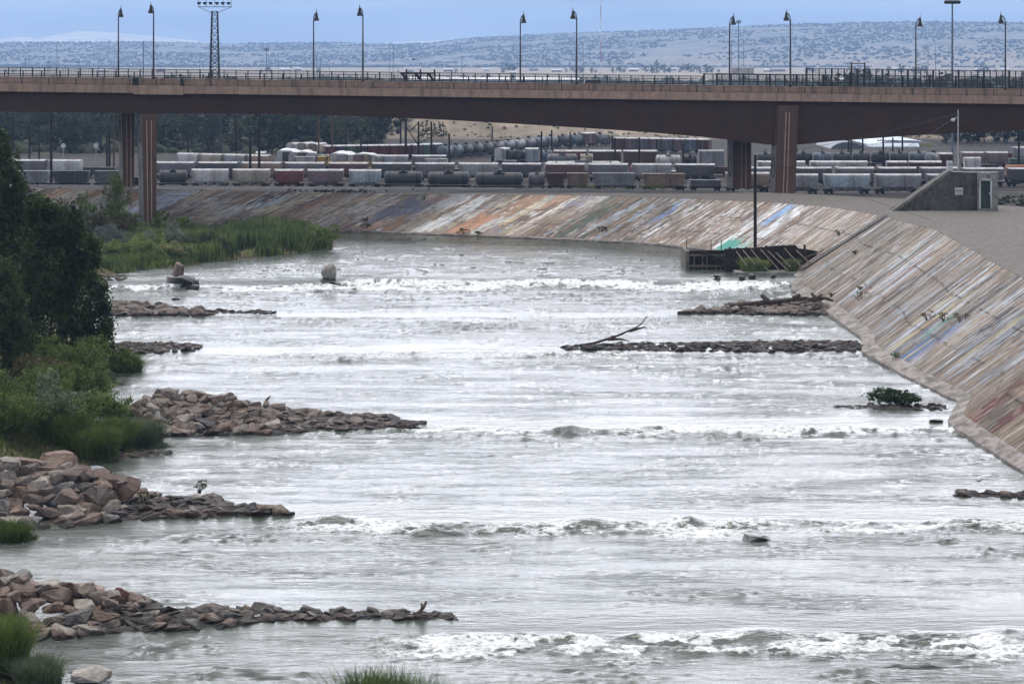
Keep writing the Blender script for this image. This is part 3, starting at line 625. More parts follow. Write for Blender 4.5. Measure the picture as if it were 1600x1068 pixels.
# black fences on the far side of the deck
def bridge_fence(name, p0, p1, D, h, post, big, label):
    k = D / F; X = lambda px: (px - 800) * k
    def zz(px):    # deck height where this column lands
        q = 800 + X(px) / SB; return zt(q)
    z0 = zz(p0); root = empty(name, (X(p0), D, z0 - .28), label=label, cat="fence")
    O = Vector(root.location)
    def T(px, z): return (X(px) - O.x, 0, zz(px) + z - O.z)
    b = MB()
    for z in (h, h * .55, .3): b.bar(T(p0, z), T(p1, z), .09, n=4)
    b.build("rail", M_blk, root)
    px = p0; j = 0; pr = {}
    while px <= p1:
        r_ = .18 if (big and j % big == 0) else .10; a = T(px, -.28)
        if r_ not in pr: o = MB().box(-r_, r_, -r_ * .7, r_ * .7, 0, h + .28 + (.1 if r_ > .1 else 0)).build("post", M_blk, root); pr[r_] = o
        else: o = pr[r_].copy(); COL.objects.link(o); o.parent = root
        o.location = a; px += post; j += 1
    b = MB()
    for z in np.arange(.4, h, .3): b.bar(T(p0, z), T(p1, z), .022, n=3)
    px = p0
    while px <= p1: a = T(px, .3); b.bar(a, T(px, h), .03, n=3); px += 2.4
    b.build("wire_mesh", M_blk, root)
bridge_fence("mesh_fence", -80, 1100, DB + 31.6, 2.75, 18.7, 0, "low black mesh fence on the far bridge edge, left of the taller fences")
bridge_fence("mesh_fence", 1100, 1259, DB + 31.6, 3.2, 14, 3, "middle stretch of black mesh fence on the far bridge edge, stepped up")
bridge_fence("mesh_fence", 1260, 1720, DB + 31.6, 4.5, 9.9, 4, "tall black mesh fence with thick posts on the far right bridge edge")
bridge_fence("mesh_fence", -80, 1090, DB + 30.4, 2.2, 29, 0, "second thinner black fence standing just inside the low far fence of the bridge")
bridge_fence("mesh_fence", 1120, 1720, DB + 28.0, 3.3, 41.5, 1, "inner black fence with wide-set posts in front of the tall right fence")
# lamps
def street_lamp():
    root = empty("street_lamp")
    b = MB(); b.lathe([(.30, 0), (.30, .5), (.20, .62), (.17, 2.0), (.11, 12.2), (.07, 12.3)], n=10); b.build("pole", M_blk, root, smooth=True)
    b = MB(); pts = [(0, 0, 12.2), (0, .12, 12.7), (0, .45, 13.15), (0, .9, 13.4), (0, 1.15, 13.45)]; b.path(pts, .09, 6); b.bar((0, 0, 11.3), (0, .75, 13.3), .05, n=5); b.build("arm", M_blk, root, smooth=True)
    b = MB(); b.lathe([(.55, 12.05), (.50, 12.25), (.30, 12.62), (.22, 13.05), (.24, 13.12), (.16, 13.3), (.06, 13.6), (.03, 14.1)], (0, 1.15, .05), n=14); b.lathe([(.42, 11.95), (.5, 12.08)], (0, 1.15, 0), n=12); b.build("bell_shade", M_blk, root, smooth=True)
    return root
lamp0 = street_lamp(); first = True
names = ["leftmost", "second from left", "middle", "fourth from left", "rightmost"]
LN = [(240, 125, 2), (567, 129, 6), (901, 134, 11), (1235, 138, 13.5), (1571, 141, 18)]
LF = [(185, 8), (490, 14), (813, 17.5), (1140, 20), (1431, 22.5)]
for i, (px, b0, t0) in enumerate(LN):
    o = lamp0 if i == 0 else copy_tree(lamp0)
    z = zt(px) + 1.15; y = DB + 2.6; h = Z(t0, y) - z
    o.location = (P(px, y), y, z); o.rotation_euler = (0, 0, R(35)); o.scale = (1, 1, h / 14.15)
    tag(o, "black bell-shaded street lamp on the bridge's near side, %s of its five" % names[i], "street lamp", "street lamps along the bridge")
for i, (px, t0) in enumerate(LF):
    o = copy_tree(lamp0); y = DB + 30.6; q = 800 + P(px, y) / SB; z = zt(q) - .28; h = Z(t0, y) - z
    o.location = (P(px, y), y, z); o.rotation_euler = (0, 0, R(180 + 35)); o.scale = (1, 1, h / 14.15)
    tag(o, "black bell-shaded street lamp on the bridge's far side, %s of its five" % names[i], "street lamp", "street lamps along the bridge")
# ================================================================ ROCKS
RC = {'dark red': (.135, .088, .07), 'pink-brown': (.19, .14, .118), 'brown': (.13, .11, .092), 'salmon': (.235, .175, .145), 'tan': (.245, .215, .18), 'dark grey': (.09, .089, .09), 'rusty': (.165, .115, .085), 'pale': (.34, .305, .265), 'grey': (.17, .162, .153)}
def wet_band(n, l, geo, col, b):
    """rock soaked dark where it meets the stepped river"""
    sp_ = n.new("ShaderNodeSeparateXYZ"); l.new(geo.outputs['Position'], sp_.inputs[0])
    lv = None
    for D, h, _ in LIPS:
        q = n.new("ShaderNodeMapRange"); q.inputs[1].default_value = D - 4; q.inputs[2].default_value = D + 2; q.inputs[3].default_value = -h; q.inputs[4].default_value = 0; l.new(sp_.outputs[1], q.inputs[0])
        if lv is None: lv = q.outputs[0]
        else: a = n.new("ShaderNodeMath"); l.new(lv, a.inputs[0]); l.new(q.outputs[0], a.inputs[1]); lv = a.outputs[0]
    d = n.new("ShaderNodeMath"); d.operation = 'SUBTRACT'; l.new(sp_.outputs[2], d.inputs[0]); l.new(lv, d.inputs[1])
    zz = n.new("ShaderNodeTexNoise"); zz.inputs['Scale'].default_value = 1.3; l.new(geo.outputs['Position'], zz.inputs[0])
    a = n.new("ShaderNodeMath"); a.operation = 'MULTIPLY_ADD'; l.new(zz.outputs[0], a.inputs[0]); a.inputs[1].default_value = -.5; l.new(d.outputs[0], a.inputs[2])
    m_ = n.new("ShaderNodeMapRange"); m_.inputs[1].default_value = -.02; m_.inputs[2].default_value = .14; m_.inputs[3].default_value = .25; m_.inputs[4].default_value = 1; l.new(a.outputs[0], m_.inputs[0])
    h_ = n.new("ShaderNodeHueSaturation"); l.new(col, h_.inputs['Color']); l.new(m_.outputs[0], h_.inputs['Value']); l.new(h_.outputs[0], b.inputs['Base Color'])
def rock_material(cn):
    m = bpy.data.materials.new(cn + " rock"); m.use_nodes = True; n = m.node_tree.nodes; l = m.node_tree.links; b = n['Principled BSDF']
    oi = n.new("ShaderNodeObjectInfo"); t = n.new("ShaderNodeTexCoord")
    r = n.new("ShaderNodeRGB"); r.outputs[0].default_value = (*RC[cn], 1)
    geo = n.new("ShaderNodeNewGeometry")
    z = n.new("ShaderNodeTexNoise"); z.inputs['Scale'].default_value = 1.7; z.inputs['Detail'].default_value = 8; z.inputs['Roughness'].default_value = .7; l.new(geo.outputs['Position'], z.inputs[0])
    r2 = n.new("ShaderNodeMapRange"); r2.inputs[1].default_value = .3; r2.inputs[2].default_value = .7; r2.inputs[3].default_value = .45; r2.inputs[4].default_value = 1.5; l.new(z.outputs[0], r2.inputs[0])
    hs = n.new("ShaderNodeHueSaturation"); l.new(r.outputs[0], hs.inputs['Color']); l.new(r2.outputs[0], hs.inputs['Value'])
    z3 = n.new("ShaderNodeTexNoise"); z3.inputs['Scale'].default_value = .9; z3.inputs['Detail'].default_value = 5; l.new(geo.outputs['Position'], z3.inputs[0])
    r3 = n.new("ShaderNodeMapRange"); r3.inputs[1].default_value = .52; r3.inputs[2].default_value = .7; r3.inputs[4].default_value = .6; l.new(z3.outputs[0], r3.inputs[0])
    mx = n.new("ShaderNodeMix"); mx.data_type = 'RGBA'; l.new(r3.outputs[0], mx.inputs[0]); l.new(hs.outputs[0], mx.inputs[6]); mx.inputs[7].default_value = (.29, .24, .20, 1)
    hd = n.new("ShaderNodeHueSaturation"); hd.inputs['Saturation'].default_value = .98; hd.inputs['Value'].default_value = .86; l.new(mx.outputs[2], hd.inputs['Color'])
    wet_band(n, l, geo, hd.outputs[0], b); b.inputs['Roughness'].default_value = .8; b.inputs['Specular IOR Level'].default_value = .3
    z4 = n.new("ShaderNodeTexNoise"); z4.inputs['Scale'].default_value = 5; z4.inputs['Detail'].default_value = 7; l.new(geo.outputs['Position'], z4.inputs[0])
    bp = n.new("ShaderNodeBump"); bp.inputs['Distance'].default_value = .12; l.new(z4.outputs[0], bp.inputs['Height']); l.new(bp.outputs[0], b.inputs['Normal'])
    return m
M_rocks = {k: rock_material(k) for k in RC}; M_rock = M_rocks["pink-brown"]
M_wet = mat("wet dark rock", (.055, .045, .04), .35, .3, 1, .05, 5, col2=(.03, .028, .026), spec=.6)
def rock_mesh(seed, n=17, flat=.7, sub=True, box=True):
    r = random.Random(seed); bm = bmesh.new()
    for _ in range(n):
        v = Vector((r.gauss(0, 1), r.gauss(0, 1), r.gauss(0, 1))).normalized() * r.uniform(.85, 1.12)
        v = Vector((max(-.8, min(.8, v.x)), max(-.72, min(.72, v.y)), max(-.62, min(.62, v.z)))) if box else v * .8; v.z *= flat; bm.verts.new(v)
    res = bmesh.ops.convex_hull(bm, input=bm.verts)
    bmesh.ops.delete(bm, geom=[g for g in bm.verts if not g.link_faces], context='VERTS')
    bmesh.ops.bevel(bm, geom=list(bm.edges), offset=.03, segments=1, affect='EDGES')
    bmesh.ops.triangulate(bm, faces=[f for f in bm.faces if len(f.verts) > 4])
    if sub:
        bmesh.ops.subdivide_edges(bm, edges=[e for e in bm.edges if e.calc_length() > .35], cuts=1, use_grid_fill=True)
        for v in bm.verts: v.co += v.co.normalized() * r.uniform(-.035, .035)
    for v in (bm.verts if box else ()):
        v.co = Vector((max(-.84, min(.84, v.co.x)), max(-.76, min(.76, v.co.y)), max(-.66 * flat, min(.66 * flat, v.co.z))))
    bm.normal_update(); me = bpy.data.meshes.new("rock"); bm.to_mesh(me); bm.free(); me.materials.append(M_rock); return me
ROCKS = [rock_mesh(k, flat=.62 + .12 * (k % 4)) for k in range(16)]
rocks = []     # (pixel size, x, y, z, scale, rot, jetty)
def jetty(key, pts, size, gap=.62, peak=.6, flatness=.75, jit=.0):
    """pts: (px, top row, front row); rocks fill the pile between"""
    r = random.Random(key); A = np.array(pts, float)
    x0, x1 = A[0, 0], A[-1, 0]; px = x0
    while px < x1:
        tp = np.interp(px, A[:, 0], A[:, 1]); fr = np.interp(px, A[:, 0], A[:, 2])
        X, Df, zw_ = px_w(px, fr); s = Df / F
        S = size(px) if callable(size) else size
        span = (fr - tp) * s                          # metres if all of it were height
        hm = span * peak; depth = max(S * .5, (fr - tp) * (1 - peak) * Df / (fr - Y0))
        d = 0.
        while d <= depth + 1e-3:
            q = d / max(depth, .01); h = hm * min(1, q * 1.15 + .02)
            sc = S * r.uniform(.55, 1.2); X_ = (px - 800) * s + r.uniform(-.3, .3) * S; Y_ = Df + d + r.uniform(-.2, .2) * S + sc * .3
            rocks.append([sc / s, X_, Y_, max(wz(X_, Y_) - .08 * sc, zw_ + h - .42 * sc), sc, (r.uniform(-.3, .3), r.uniform(-.35, .35), r.uniform(0, 6.28)), key, flatness * r.uniform(.7, 1.25)])
            d += S * gap * r.uniform(.8, 1.2)
        px += S * gap / s * r.uniform(.8, 1.2)
jetty("big rough pink-brown rocks of the lowest left jetty", [(-40, 882, 990), (0, 886, 998), (60, 903, 1000), (120, 912, 992), (160, 920, 988)], 1.5, .56, .7, .85)
jetty("big rough pink-brown rocks of the lowest left jetty", [(150, 918, 989), (215, 922, 985), (222, 940, 985), (330, 944, 978), (420, 950, 968)], 1.25, .46, .45, .55)
jetty("low wet rocks trailing off the lowest left jetty", [(420, 950, 968), (520, 954, 967), (620, 955, 966), (712, 957, 967)], 1.1, .5, .4, .5)
jetty("big rusty red rocks of the second left jetty", [(-40, 705, 832), (0, 708, 826), (60, 712, 824), (110, 722, 822), (175, 735, 812)], 1.85, .56, .72, .85)
jetty("big rusty red rocks of the second left jetty", [(178, 752, 812), (240, 766, 810), (320, 775, 806), (400, 792, 804), (455, 798, 803)], 1.4, .48, .42, .55)
jetty("tan and red rocks of the third left jetty by the grass", [(165, 640, 672), (195, 625, 678), (225, 603, 680), (300, 607, 681), (350, 616, 680), (430, 626, 676)], 1.6, .54, .7, .8)
jetty("tan and red rocks of the third left jetty by the grass", [(425, 630, 676), (520, 640, 672), (600, 648, 670), (648, 662, 669)], 1.35, .5, .5, .55)
jetty("small rocks under the grass tip left of the river", [(172, 702, 718), (205, 704, 716), (262, 698, 709)], 1.0, .8, .6)
jetty("dark rocks of the fourth left jetty below the tree", [(160, 533, 552), (210, 530, 552), (260, 532, 550), (312, 537, 547)], 1.2, .65, .5, .6)
jetty("brown blocks of the fifth left jetty beside the tree", [(150, 468, 493), (215, 469, 493), (260, 476, 493), (330, 483, 492)], 1.5, .6, .6, .9)
jetty("brown blocks of the fifth left jetty beside the tree", [(330, 483, 491), (375, 485, 490), (430, 487, 490)], 1.0, .8, .4, .5)
jetty("flat stones at the left end of the upper weir", [(150, 430, 438), (180, 432, 438), (200, 434, 439)], 1.2, .8, .5, .5)
jetty("rounded brown boulders below the timber weir", [(1072, 486, 491), (1110, 482, 491), (1150, 472, 491), (1220, 466, 492), (1290, 464, 492), (1300, 470, 490)], 1.6, .6, .6, .9)
jetty("flat grey stones of the right jetty below the bend", [(885, 540, 546), (960, 534, 547), (1100, 532, 548), (1200, 530, 549), (1300, 529, 549), (1350, 529, 548)], 1.1, .62, .45, .5)
jetty("stones of the small bushy bar by the levee", [(1308, 632, 637), (1380, 629, 639), (1440, 629, 640), (1492, 631, 640)], .9, .8, .4, .5)
jetty("dark stones of the lowest bar at the right edge", [(1488, 768, 774), (1530, 766, 776), (1570, 767, 777), (1620, 764, 779)], 1.0, .8, .5, .7)
JN = {"big rough pink-brown rocks of the lowest left jetty": "lowest left jetty", "low wet rocks trailing off the lowest left jetty": "lowest jetty's tail", "big rusty red rocks of the second left jetty": "second left jetty",
 "tan and red rocks of the third left jetty by the grass": "third left jetty", "small rocks under the grass tip left of the river": "grass tip's foot", "dark rocks of the fourth left jetty below the tree": "fourth left jetty",
 "brown blocks of the fifth left jetty beside the tree": "fifth left jetty", "flat stones at the left end of the upper weir": "upper weir's left end", "rounded brown boulders below the timber weir": "boulder bar below the timber weir",
 "flat grey stones of the right jetty below the bend": "flat right jetty", "stones of the small bushy bar by the levee": "small bushy bar", "dark stones of the lowest bar at the right edge": "lowest right bar"}
rocks.sort(key=lambda q: -q[0])
NROCK = 280
_rm = {}; _lab = {}; CN = list(RC)
def nth(n): return str(n) + ("th" if 10 < n % 100 < 14 else {1: "st", 2: "nd", 3: "rd"}.get(n % 10, "th"))
indiv = sorted(rocks[:NROCK], key=lambda q: q[1] / q[2])
for i, (ps, x, y, z, sc, ro, key, fl) in enumerate(indiv):
    k = i * 7 % 16; cn = CN[(i * 13 + i // 5) % 9] if 'grey' not in key else CN[(4, 8, 7, 5)[i % 4]]
    if 'wet' in key or 'lowest bar' in key: cn = CN[(5, 2, 0, 8)[i % 4]]
    if (k, cn) not in _rm: me = ROCKS[k].copy(); me.materials.clear(); me.materials.append(M_rocks[cn]); _rm[(k, cn)] = me
    o = bpy.data.objects.new("rock", _rm[(k, cn)]); COL.objects.link(o)
    o.location = (x, y, z); o.rotation_euler = ro; o.scale = (sc * .85, sc * .7, sc * .75 * fl)
    kk = (cn, key); _lab[kk] = _lab.get(kk, 0) + 1
    tag(o, "%s rock, %s of that colour from the left in the %s" % (cn, nth(_lab[kk]), JN[key]), "rock", key)
RC['mixed'] = (.17, .135, .115); mixed = rock_material('mixed')
def merged_rocks(lst, name):
    bm = bmesh.new()
    for i, (ps, x, y, z, sc, ro, key, fl) in enumerate(lst):
        me = ROCKS[i * 5 % 16]; k0 = len(bm.verts); bm.from_mesh(me); bm.verts.ensure_lookup_table()
        M = Matrix.Translation((x, y, z)) @ Euler(ro).to_matrix().to_4x4() @ Matrix.Diagonal((sc * .85, sc * .7, sc * .75 * fl, 1))
        for v in bm.verts[k0:]: v.co = M @ v.co
    me = bpy.data.meshes.new(name); bm.to_mesh(me); bm.free(); me.materials.append(mixed)
    o = bpy.data.objects.new(name, me); COL.objects.link(o); return o
tag(merged_rocks(rocks[NROCK:], "riprap"), "smaller rubble rocks filling the jetties and bars along the river", "rocks", kind='stuff')
def one_rock(px, py, size, flat, label, dz=.2, seed=0, mt=None, rot=(0, 0, 0), sy=.7, sx=.85):
    x, y, z = px_w(px, py); me = ROCKS[seed]
    if mt: me = me.copy(); me.materials.clear(); me.materials.append(mt)
    o = bpy.data.objects.new("rock", me); COL.objects.link(o); o.location = (x, y, z + dz * size); size *= .62; o.scale = (size * sx, size * sy, size * .75 * flat); o.rotation_euler = rot
    return tag(o, label, "rock")
M_pale = mat("pale grey rock", (.34, .31, .28), .85, .35, 1.1, .05, 5, spec=.3)
one_rock(278, 438, 3.4, 1.7, "upright pointed pinkish boulder standing on the upper weir at left", .25, 3, mt=mat("pinkish boulder", (.24, .18, .15), .85, .4, 1, .05, 5), rot=(.05, .12, .4), sx=.5, sy=.46)
one_rock(288, 448, 4.0, 1.2, "dark wet rock slumped below the upright pointed boulder", .15, 5, mt=M_wet)
one_rock(296, 444, 3.0, 1.3, "small dark wet rock touching the foot of the upright boulder", .15, 8, mt=M_wet)
ROCKS.append(rock_mesh(99, 60, .9, True, False))
one_rock(515, 437, 2.9, 1.25, "round grey boulder sitting alone on the weir crest", .28, 16, mt=M_pale)
one_rock(522, 441, 1.5, .6, "dark wet stone at the foot of the round grey boulder", .05, 9, mt=M_wet)
one_rock(270, 445, 3.0, 1.2, "dark broken rock at the left foot of the upright boulder", .2, 4, mt=M_wet)
one_rock(301, 452, 2.4, .6, "lowest dark wet rock of the heap below the upright boulder", .15, 2, mt=M_wet)
one_rock(275, 468, 1.5, .35, "small flat dark stone alone in the water beyond the fifth jetty", .1, 2, mt=M_wet)
one_rock(1180, 842, 2.6, .42, "low dark wet rock breaking the surface in the lower right rapids", .06, 4, mt=M_wet)
one_rock(190, 945, 1.9, 1.25, "tall pointed dark red rock at the middle of the lowest left jetty", .25, 7, mt=mat("dark red rock", (.19, .10, .08), .8, .4, 1.5, .05, 5), rot=(0, .2, .5), sx=.62)
one_rock(132, 950, 2.9, 1.1, "largest rounded brown boulder of the lowest left jetty", .2, 11, mt=mat("brown boulder", (.25, .17, .14), .8, .45, 1.2, .05, 5))
one_rock(228, 655, 3.0, .9, "large pale tan boulder at the head of the third left jetty", .3, 10, mt=mat("tan boulder", (.38, .31, .24), .85, .4, 1.2, .05, 5))
one_rock(183, 655, 1.8, .8, "small cream white rock at the grass edge by the third jetty", .5, 12, mt=mat("cream rock", (.52, .46, .38), .85, .3, 1.2, .05, 5))
one_rock(262, 664, 2.8, .6, "smooth blue-grey slab leaning at the front of the third left jetty", .2, 14, mt=mat("blue grey slab", (.22, .24, .25), .7, .3, .8, .03, 4), rot=(.2, .3, -.5))
one_rock(140, 770, 3.0, .85, "big grey-blue angular rock with dark underside on the second left jetty", .5, 13, mt=mat("grey blue rock", (.22, .23, .26), .8, .5, 1.2, .05, 5))
one_rock(88, 778, 3.8, .75, "broadest rusty pink boulder on top of the second left jetty", .72, 15, mt=mat("rusty pink boulder", (.20, .135, .105), .8, .4, 1., .05, 5))
one_rock(138, 1066, 3.0, .62, "rounded mottled grey boulder at the bottom edge of the picture", .15, 1, mt=M_pale)
one_rock(1462, 657, 1.6, .35, "dark wet flat rock in the rapids below the bushy bar", .05, 5, mt=M_wet)
b = MB().box(-.55, .55, -.3, .3, -.2, .32); x, y, z = px_w(38, 1062); o = b.build("stone_block", mat("cut stone", (.50, .44, .36), .85, .25, 1), bevel=.05); o.location = (x, y, z + .2); tag(o, "pale squared stone block beside the grass at the bottom left corner", "stone")
# ================================================================ FOLIAGE
def leaf_mat(name, col, col2, tr=.25, sc=.5): return mat(name, col, .75, .35, sc, col2=col2, rnd=.12, transl=tr, spec=.25)
M_lf_dark = leaf_mat("cottonwood leaves", (.058, .090, .020), (.018, .032, .009))
M_lf_mid = leaf_mat("willow leaves", (.120, .165, .038), (.045, .070, .02))
M_lf_grey = leaf_mat("grey willow leaves", (.165, .20, .12), (.08, .105, .06))
M_lf_far = leaf_mat("far tree leaves", (.036, .052, .026), (.016, .025, .014), .15, .2)
M_lf_olive = leaf_mat("olive leaves", (.085, .10, .055), (.04, .05, .028), .2, .3)
M_grass = leaf_mat("green reed", (.25, .31, .095), (.10, .155, .05), .2, .12)
M_grass2 = leaf_mat("dry seed grass", (.34, .32, .16), (.13, .17, .06), .2, .3)
M_bark = mat("bark", (.09, .07, .055), .95, .3, 3, .02, 8)
def leaves(lobes, n, size, seed, up=.0, shell=.45):
    """lobes: (cx,cy,cz, rx,ry,rz, weight). Quads scattered in lumpy clumps in each lobe."""
    g = np.random.default_rng(seed); wt = np.array([l[6] for l in lobes], float); cnt = (n * wt / wt.sum()).astype(int)
    Cs, Ss = [], []
    for l_, c_ in zip(lobes, cnt):
        nc = max(4, c_ // 70)
        d = g.normal(size=(nc, 3)); d /= np.linalg.norm(d, axis=1)[:, None]; rad = g.uniform(shell, 1.0, nc) ** .6
        cc = d * rad[:, None]; k = g.integers(0, nc, c_)
        cs = g.uniform(.06, .19, nc)
        p = cc[k] + g.normal(size=(c_, 3)) * cs[k][:, None]
        Cs.append(p * np.array(l_[3:6]) + np.array(l_[:3]))
    C = np.concatenate(Cs); m = len(C)
    a = g.normal(size=(m, 3)); a[:, 2] = a[:, 2] * .7 + up; a /= np.linalg.norm(a, axis=1)[:, None]
    b_ = np.cross(a, g.normal(size=(m, 3))); b_ /= np.linalg.norm(b_, axis=1)[:, None]
    s = size * g.uniform(.6, 1.3, m)[:, None]
    V = np.stack([C - a * s * .5, C + b_ * s * .32, C + a * s * .5, C - b_ * s * .32], 1).reshape(-1, 3)
    return V, np.arange(4 * m).reshape(-1, 4)
def limbs(h, r, seed, tops, name="trunk", parent=None):
    b = MB(); rr_ = random.Random(seed); 
    b.bar((0, 0, -.3), (.1, 0, h * .45), r, r * .7, 8)
    for t in tops:
        k = rr_.uniform(.2, .45) * h; m_ = Vector((t[0] * .45, t[1] * .45, (k + t[2]) / 2 + .1 * h))
        b.bar((.06, 0, k), m_, r * .5, r * .3, 6); b.bar(m_, t, r * .3, r * .08, 5)
        for _ in range(3):
            q = Vector(t) + Vector((rr_.uniform(-1, 1), rr_.uniform(-1, 1), rr_.uniform(-.4, 1))) * h * .12; b.bar(m_.lerp(Vector(t), rr_.uniform(.2, .9)), q, r * .13, r * .04, 4)
    return b.build(name, M_bark, parent, smooth=True)
def tree(name, loc, lobes, n, size, m, seed, label, cat="tree", group=None, r=.3, up=0.):
    root = empty(name, loc, label=label, cat=cat, group=group); h = max(l[2] for l in lobes)
    limbs(h, r, seed, [(l[0], l[1], l[2]) for l in lobes], parent=root)
    V, f = leaves(lobes, n, size, seed, up); npmesh("crown", V, f, m, root)
    return root
def bushtree(name, loc, w_, h, n, size, m, seed, label, group=None, cat="shrub", up=.6):
    root = empty(name, loc, label=label, cat=cat, group=group); g = random.Random(seed)
    lobes = [(g.uniform(-.5, .5) * w_, g.uniform(-.4, .4) * w_, h * g.uniform(.3, .72), w_ * g.uniform(.22, .4), w_ * .3, h * g.uniform(.24, .36), 1) for _ in range(6)]
    V, f = leaves(lobes, n, size, seed, up, .2); npmesh("foliage", V, f, m, root)
    b = MB()
    for l_ in lobes: b.bar((l_[0] * .3, l_[1] * .3, -.2), (l_[0], l_[1], l_[2] * 1.25), .06, .015, 4)
    b.build("stems", M_bark, root)
    return root
def spray(V0, n, hmin, hmax, wd, lean, seed, bend=.35):
    """grass blades: bent tapering strips rooted at V0 (k,3)"""
    g = np.random.default_rng(seed); k = g.integers(0, len(V0), n); p = V0[k]
    h = g.uniform(hmin, hmax, n); an = g.uniform(0, 2 * np.pi, n); ln = g.normal(0, lean, n)
    dx, dy = np.cos(an) * ln, np.sin(an) * ln; wa = g.uniform(0, np.pi, n); wx, wy = np.cos(wa) * wd / 2, np.sin(wa) * wd / 2
    z0 = np.zeros(n)
    A = p; mid = p + np.stack([dx * h * .45, dy * h * .45, h * .6], 1); top = p + np.stack([dx * h * (1 + bend), dy * h * (1 + bend), h], 1)
    W = np.stack([wx, wy, z0], 1)
    V = np.stack([A - W, A + W, mid + W * .8, mid - W * .8, top + W * .15, top - W * .15], 1).reshape(-1, 3)
    i = np.arange(n)[:, None] * 6
    return V, np.concatenate([i + np.array([0, 1, 2, 3]), i + np.array([3, 2, 4, 5])])
def spray_bush(name, loc, w_, h, n, m, seed, label, wd=.06, lean=.35, group=None, cat="shrub", depth=None):
    g = np.random.default_rng(seed); d = depth or w_ * .7
    t = g.uniform(0, 2 * np.pi, 400); q = np.sqrt(g.uniform(0, 1, 400)); V0 = np.stack([np.cos(t) * q * w_ * .36, np.sin(t) * q * d * .36, np.zeros(400)], 1)
    V, f = spray(V0, n, h * .45, h, wd, lean, seed); o = npmesh(name, V, f, m); o.location = loc; return tag(o, label, cat, group)
# the two dark cottonwoods at the left edge, with the low broad one beside them
def near_tree(px, base_y_px, D, zb, lob, n, size, m, seed, label):
    k = D / F; lobes = []
    for (cx, cy, rx, ry, wt, dy) in lob:   # photo px centre / radii
        lobes.append(((cx - px) * k, dy, (Z(cy, D) - zb), rx * k, (rx + ry) / 2 * k * .8, ry * k, wt))
    return tree("cottonwood_tree", (P(px, D), D, zb), lobes, n, size, m, seed, label, r=.4)
near_tree(-30, 600, 262, bz(P(-30, 262), 262), [(-60, 300, 60, 95, 2, 0), (2, 290, 38, 62, 1.6, -1), (-5, 235, 22, 34, .5, 0), (25, 345, 45, 60, 1.6, 1), (-10, 420, 70, 75, 2.2, -2), (40, 440, 42, 60, 1.4, 0), (-10, 530, 75, 70, 2, -3), (35, 300, 14, 22, .3, -2)], 52000, .42, M_lf_dark, 3, "tallest dark cottonwood tree cut off by the left edge")
near_tree(95, 570, 250, bz(P(95, 250), 250), [(88, 355, 38, 40, 1.2, 0), (62, 335, 22, 26, .5, 0), (118, 345, 13, 22, .3, 0), (125, 400, 32, 45, 1.1, 1), (75, 430, 45, 60, 1.6, -1), (125, 470, 42, 50, 1.4, 0), (148, 505, 30, 38, .9, 0), (80, 520, 60, 50, 1.8, -2), (145, 540, 32, 28, .8, 0)], 46000, .36, M_lf_dark, 5, "broad dark cottonwood tree on the bank, right of the tallest one")
near_tree(10, 600, 228, bz(P(10, 228), 228), [(5, 470, 32, 60, 1, 0), (-20, 540, 40, 50, 1, 0), (30, 545, 28, 45, .8, 0)], 15000, .32, M_lf_dark, 8, "smaller leafy tree in front of the two cottonwoods at the left edge")
def at(px, D): x = P(px, D); return (x, D, bz(x, D))
bushes = [ # px, D, w, h, kind
 (195, 247, 4.5, 3.0, 'grass', "dark green grassy shrub under the right side of the broad cottonwood"),
 (165, 243, 5, 3.2, 'leaf', "dense leafy shrub below the broad cottonwood's trunk"),
 (120, 225, 6, 4.5, 'leaf', "tall bright-leaved shrub between the cottonwoods and the third jetty"),
 (70, 223, 6, 4.0, 'leaf2', "reddish-green shrub left of the tall bright-leaved shrub"),
 (150, 212, 4.5, 3.6, 'leaf', "leafy shrub touching the head of the third jetty"),
 (40, 200, 7.5, 5.5, 'leaf', "large light green willow shrub above the second jetty"),
 (75, 199, 4.5, 5.2, 'grey', "silvery willow shrub rising out of the large green one"),
 (-20, 198, 7, 5.2, 'leaf', "willow shrub cut off by the left edge above the second jetty"),
 (110, 197, 4.0, 2.8, 'grass', "grassy shrub sloping down to the second jetty"),
 (150, 196, 5.0, 2.6, 'grass', "long grass clump at the water behind the second jetty"),
 (100, 236, 6, 4.2, 'leaf', "mid green shrub tucked under the trunks of the cottonwoods"),
 (55, 213, 6.5, 4.6, 'leaf', "full green shrub behind the large light green willow shrub"),
 (128, 206, 5.5, 3.8, 'leaf', "rounded green shrub between the head of the third jetty and the willows"),
 (100, 201, 5.0, 3.4, 'leaf', "green shrub right of the silvery willow shrub"),
 (5, 196, 5.5, 4.2, 'leaf', "yellow-green shrub just above the second jetty near the left edge"),
 (180, 200, 4.0, 2.6, 'grass', "bright grass clump left of the silvery grass tip"),
 (222, 203, 4.6, 2.8, 'greyg', "silvery green long grass on the tip beside the third jetty"),
 (248, 202.5, 2.4, 1.6, 'greyg', "small silvery grass tuft at the very end of the grass tip"),
 (15, 166, 3.6, 2.0, 'grass', "dark grass clump at the waterline in front of the second jetty"),
 (42, 166.5, 1.8, 1.3, 'grass', "small grass tuft at the right end of that waterline clump, by the second jetty"),
 (8, 139.5, 2.6, 1.9, 'grass', "reedy clump at the water's edge by the lowest jetty"),
 (30, 140, 1.6, 1.1, 'grass', "low reedy tuft between the lowest jetty and the left edge"),
 (86, 141, 1.3, .8, 'grass', "small bright grass tuft in front of the lowest jetty"),
 (5, 131, 3.6, 3.1, 'grass', "tall grass cut off by the left edge below the lowest jetty"),
 (60, 130, 3.4, 2.0, 'greyg', "blue-green bushy grass in the bottom left corner")]
